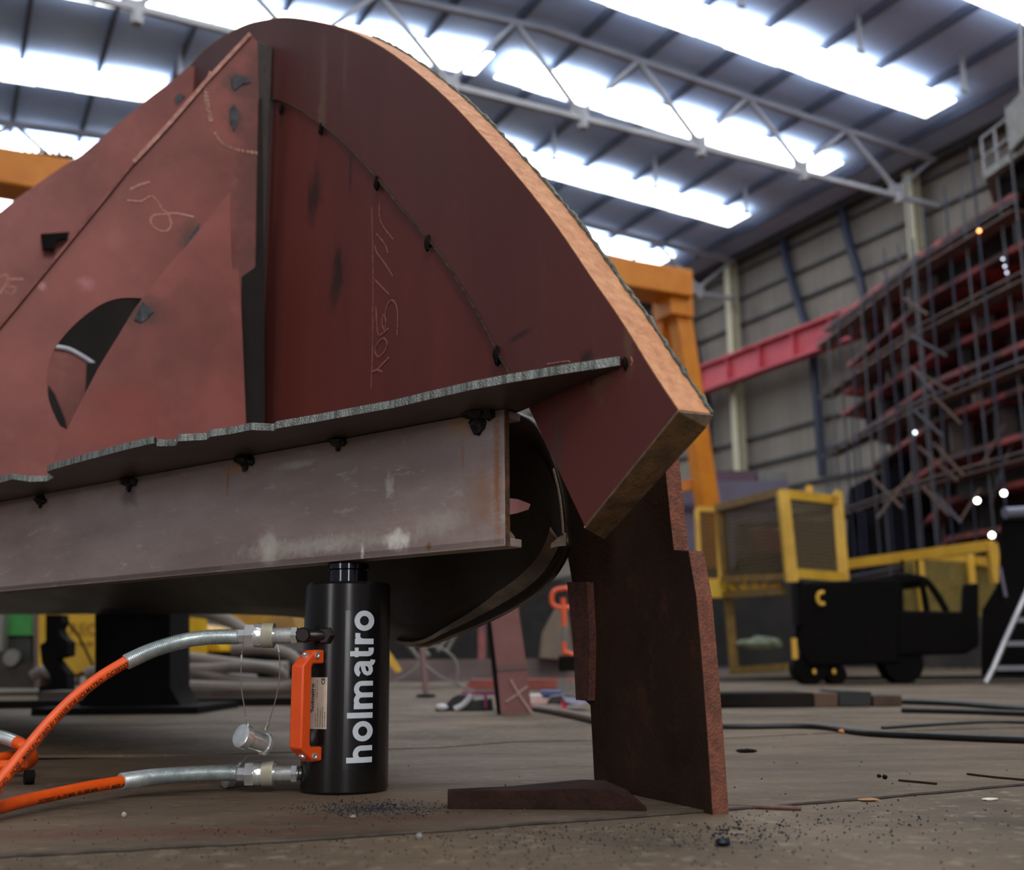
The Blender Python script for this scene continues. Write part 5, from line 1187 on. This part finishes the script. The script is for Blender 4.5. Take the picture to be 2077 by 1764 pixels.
# right half below hull
slab('grey_beam', [(786, 1338), (1240, 1334), (1240, 1378), (786, 1384)], 9.6, .3, mat('mauve_beam', s2l(118, 102, 102), s2l(92, 78, 78), .6, 0, 3), 'long mauve-grey beam lying across behind the marked post', 'beam')
slab('red_beam', [(955, 1378), (1260, 1376), (1260, 1396), (940, 1398)], 8.2, .3, mat('red_beam', s2l(160, 80, 70), s2l(128, 60, 54), .6, 0, 3), 'flat red steel beam lying on the floor behind the marked post', 'beam')
slab('pink_column', [(970, 1240), (985, 1240), (985, 1345), (970, 1345)], 11, .2, mat('pinkred', s2l(150, 82, 80), s2l(100, 70, 80), .6), 'narrow pink upright in the background left of the marked post', 'column')
slab('dark_partition', [(780, 1180), (1270, 1180), (1270, 1342), (780, 1342)], 16, .3, mat('dark_panel', s2l(34, 31, 30), s2l(24, 22, 22), .8), 'dark machinery enclosure far behind the marked post', 'enclosure')
slab('dark_partition', [(1380, 1150), (1500, 1150), (1500, 1060), (1712, 1055), (1712, 1352), (1380, 1352)], 17, .3, mat('dark_panel2', s2l(44, 40, 38), s2l(28, 26, 26), .8, 0, 2), 'dark enclosure far behind the yellow cage', 'enclosure')
slab('dark_partition', [(640, 1180), (1990, 1210), (2200, 1210), (2200, 1352), (640, 1352)], 19, .3, mat('dark_panel3', s2l(60, 54, 50), s2l(32, 30, 29), .8, 0, 1.5), 'long dark row of stored material along the back of the hall floor', 'stored material')
slab('debris_strip', [(1380, 1372), (2200, 1368), (2200, 1382), (1380, 1386)], 10.5, .5, mat('debris_grey', s2l(84, 76, 70), s2l(50, 46, 44), .8, 0, 4), 'low strip of grey rubble on the floor behind the black vehicle', 'rubble')
pt = thing('stanchion', fl(862, 1415), 'thin pinkish stanchion pole with sagging chains under the hull right of the jack', 'stanchion')
MB().tube([at(865, 1414, 6.7), at(860, 1360, 6.7), at(856, 1312, 6.7)], .018, 8).build('pole', mat('mauve_pole', s2l(132, 104, 104), None, .6), pt)
MB().lathe(V((at(864, 1414, 6.7).x, 6.7, .004)), Z, [(0, .06), (.015, .05)], 16).build('foot', M['black_iron'], pt)
for L_ in ([(858, 1330), (835, 1362), (790, 1385)], [(860, 1345), (890, 1370), (925, 1386), (960, 1402)], [(858, 1312), (890, 1312), (925, 1340), (926, 1385)]):
    MB().tube(smooth_path([at(x, y, 6.7) for x, y in L_], 5), .008, 6).build('chain', M['grey'], pt)
slab('yellow_bar', [(785, 1318), (795, 1330), (814, 1360), (804, 1364), (784, 1340)], 8, .06, M['yellow_paint'], 'short slanting yellow bar just right of the jack', 'bar')
slab('yellow_bar', [(785, 1262), (798, 1270), (800, 1288), (784, 1292)], 8.6, .06, M['yellow_paint'], 'small yellow corner seen above the slanting bar', 'bar')
for i, (x0, y0, x1, y1) in enumerate([(800, 1270, 850, 1335), (820, 1265, 870, 1330), (888, 1320, 915, 1282), (905, 1322, 925, 1285)]):
    tag(MB().cyl(at(x0, y0, 9), at(x1, y1, 9), .016, n=8).build('thin_tube', M['grey'], None), ['left slanting grey tube right of the jack, outer one', 'second slanting grey tube right of the jack', 'grey tube leaning right above the stanchion, left one', 'grey tube leaning right above the stanchion, right one'][i], 'tube')
cone = thing('plastic_cover', fl(1115, 1352), 'dull grey-beige draped cover in the shade left of the rusty post', 'cover')
MB().prism([at(x, y, 9.3) for x, y in [(1095, 1335), (1102, 1280), (1128, 1232), (1150, 1225), (1165, 1340)]], V((0, .4, 0))).build('drape', mat('grey_beige', s2l(104, 98, 92), s2l(140, 116, 96), .7, 0, 3), cone, bevel=.01)
# orange pallet truck handle
ph = thing('pallet_truck_handle', fl(1143, 1360), 'bright orange loop handle and shaft of a pallet truck left of the rusty post', 'pallet truck handle')
Yh = 7.5; M['salmon'] = mat('salmon_orange', s2l(244, 104, 66), s2l(230, 92, 58), .5)
MB().tube(smooth_path([at(x, y, Yh) for x, y in [(1180, 1192), (1135, 1194), (1121, 1203), (1120, 1222), (1130, 1231), (1150, 1232), (1175, 1232)]], 5), .015, 8).build('loop_handle', M['salmon'], ph)
MB().cyl(at(1142, 1212, Yh), at(1145, 1270, Yh), .018, n=8).build('upper_shaft', M['salmon'], ph)
MB().cyl(at(1145, 1270, Yh), at(1144, 1302, Yh), .016, n=8).build('middle_shaft', M['grey'], ph)
MB().tube([at(1144, 1302, Yh), at(1144, 1322, Yh), at(1170, 1330, Yh)], .018, 8).build('lower_shaft', M['salmon'], ph)
MB().boxx(at(1155, 1345, Yh), V((.07, 0, 0)), V((0, .06, 0)), Z * .05).build('base_block', M['black_iron'], ph, bevel=.01)
for x in (1143, 1172): MB().lathe(V((at(x, 1365, Yh).x, Yh, .045)), V((0, 1, 0)), [(0, .03), (0, .045), (.04, .045), (.04, .03)], 18).build('wheel', M['grey'], ph)
# tools lying on the floor near the marked post
cl = thing('clamp_bundle', fl(930, 1440), 'black and white tool bundle lying on the floor left of the marked post', 'tool bundle')
Yt = 4.75
dk = mat('tool_black', s2l(24, 24, 27), None, .45); wh_ = mat('tool_white', s2l(196, 196, 200), None, .45); mg = mat('tool_magenta', s2l(150, 60, 110), None, .5); nv = mat('tool_blue', s2l(60, 70, 120), None, .5)
P = [at(x, y, Yt) for x, y in [(882, 1446), (884, 1438), (902, 1430), (918, 1414), (930, 1408), (952, 1410), (960, 1420), (996, 1416), (1000, 1444), (960, 1448)]]
for p in P: p.z = max(p.z, .002)
MB().prism(P, V((0, .18, 0))).build('body', dk, cl, bevel=.008)
MB().tube(smooth_path([at(x, y, Yt - .02) for x, y in [(922, 1438), (938, 1430), (950, 1418), (956, 1408)]], 4), .012, 8).build('white_band', wh_, cl)
MB().sphere(at(896, 1434, Yt - .01), .02, 10, 8, (1.3, 1, .7)).build('white_tip', wh_, cl)
MB().bar(at(935, 1406, Yt + .05), at(1004, 1405, Yt + .05), .03, .012).build('cross_bar', mg, cl); MB().bar(at(985, 1408, Yt), at(985, 1436, Yt), .012, .012, V((1, 0, 0))).build('pin', mg, cl)
c2 = thing('clamp_bundle', fl(1130, 1440), 'red, white and blue tool bundle on the floor right of the marked post', 'tool bundle')
MB().boxx(at(1092, 1418, 5.0), V((.05, 0, 0)), V((0, .08, 0)), Z * .022).build('red_white_box', mat('pale_red', s2l(206, 150, 144), s2l(190, 190, 190), .5, 0, 18), c2, bevel=.006)
MB().boxx(at(1118, 1408, 5.0), V((.045, 0, 0)), V((0, .08, 0)), Z * .018).build('blue_box', nv, c2, bevel=.006)
P = [at(x, y, 4.7) for x, y in [(1110, 1426), (1120, 1412), (1150, 1408), (1195, 1416), (1196, 1424), (1150, 1430)]]
for p in P: p.z = max(p.z, .003)
MB().prism(P, V((0, .15, 0))).build('body', dk, c2, bevel=.006)
MB().bar(at(1142, 1420, 4.68), at(1146, 1442, 4.68), .02, .02, V((1, 0, 0))).build('red_clip', mat('clip_red', s2l(206, 50, 80), None, .5), c2)
P = [at(x, y, 4.64) for x, y in [(1140, 1412), (1170, 1416), (1196, 1424), (1175, 1430), (1148, 1424)]]
MB().prism(P, V((0, .02, 0))).build('blue_sheet', mat('pale_blue', s2l(120, 130, 170), s2l(180, 180, 200), .5, 0, 30), c2)
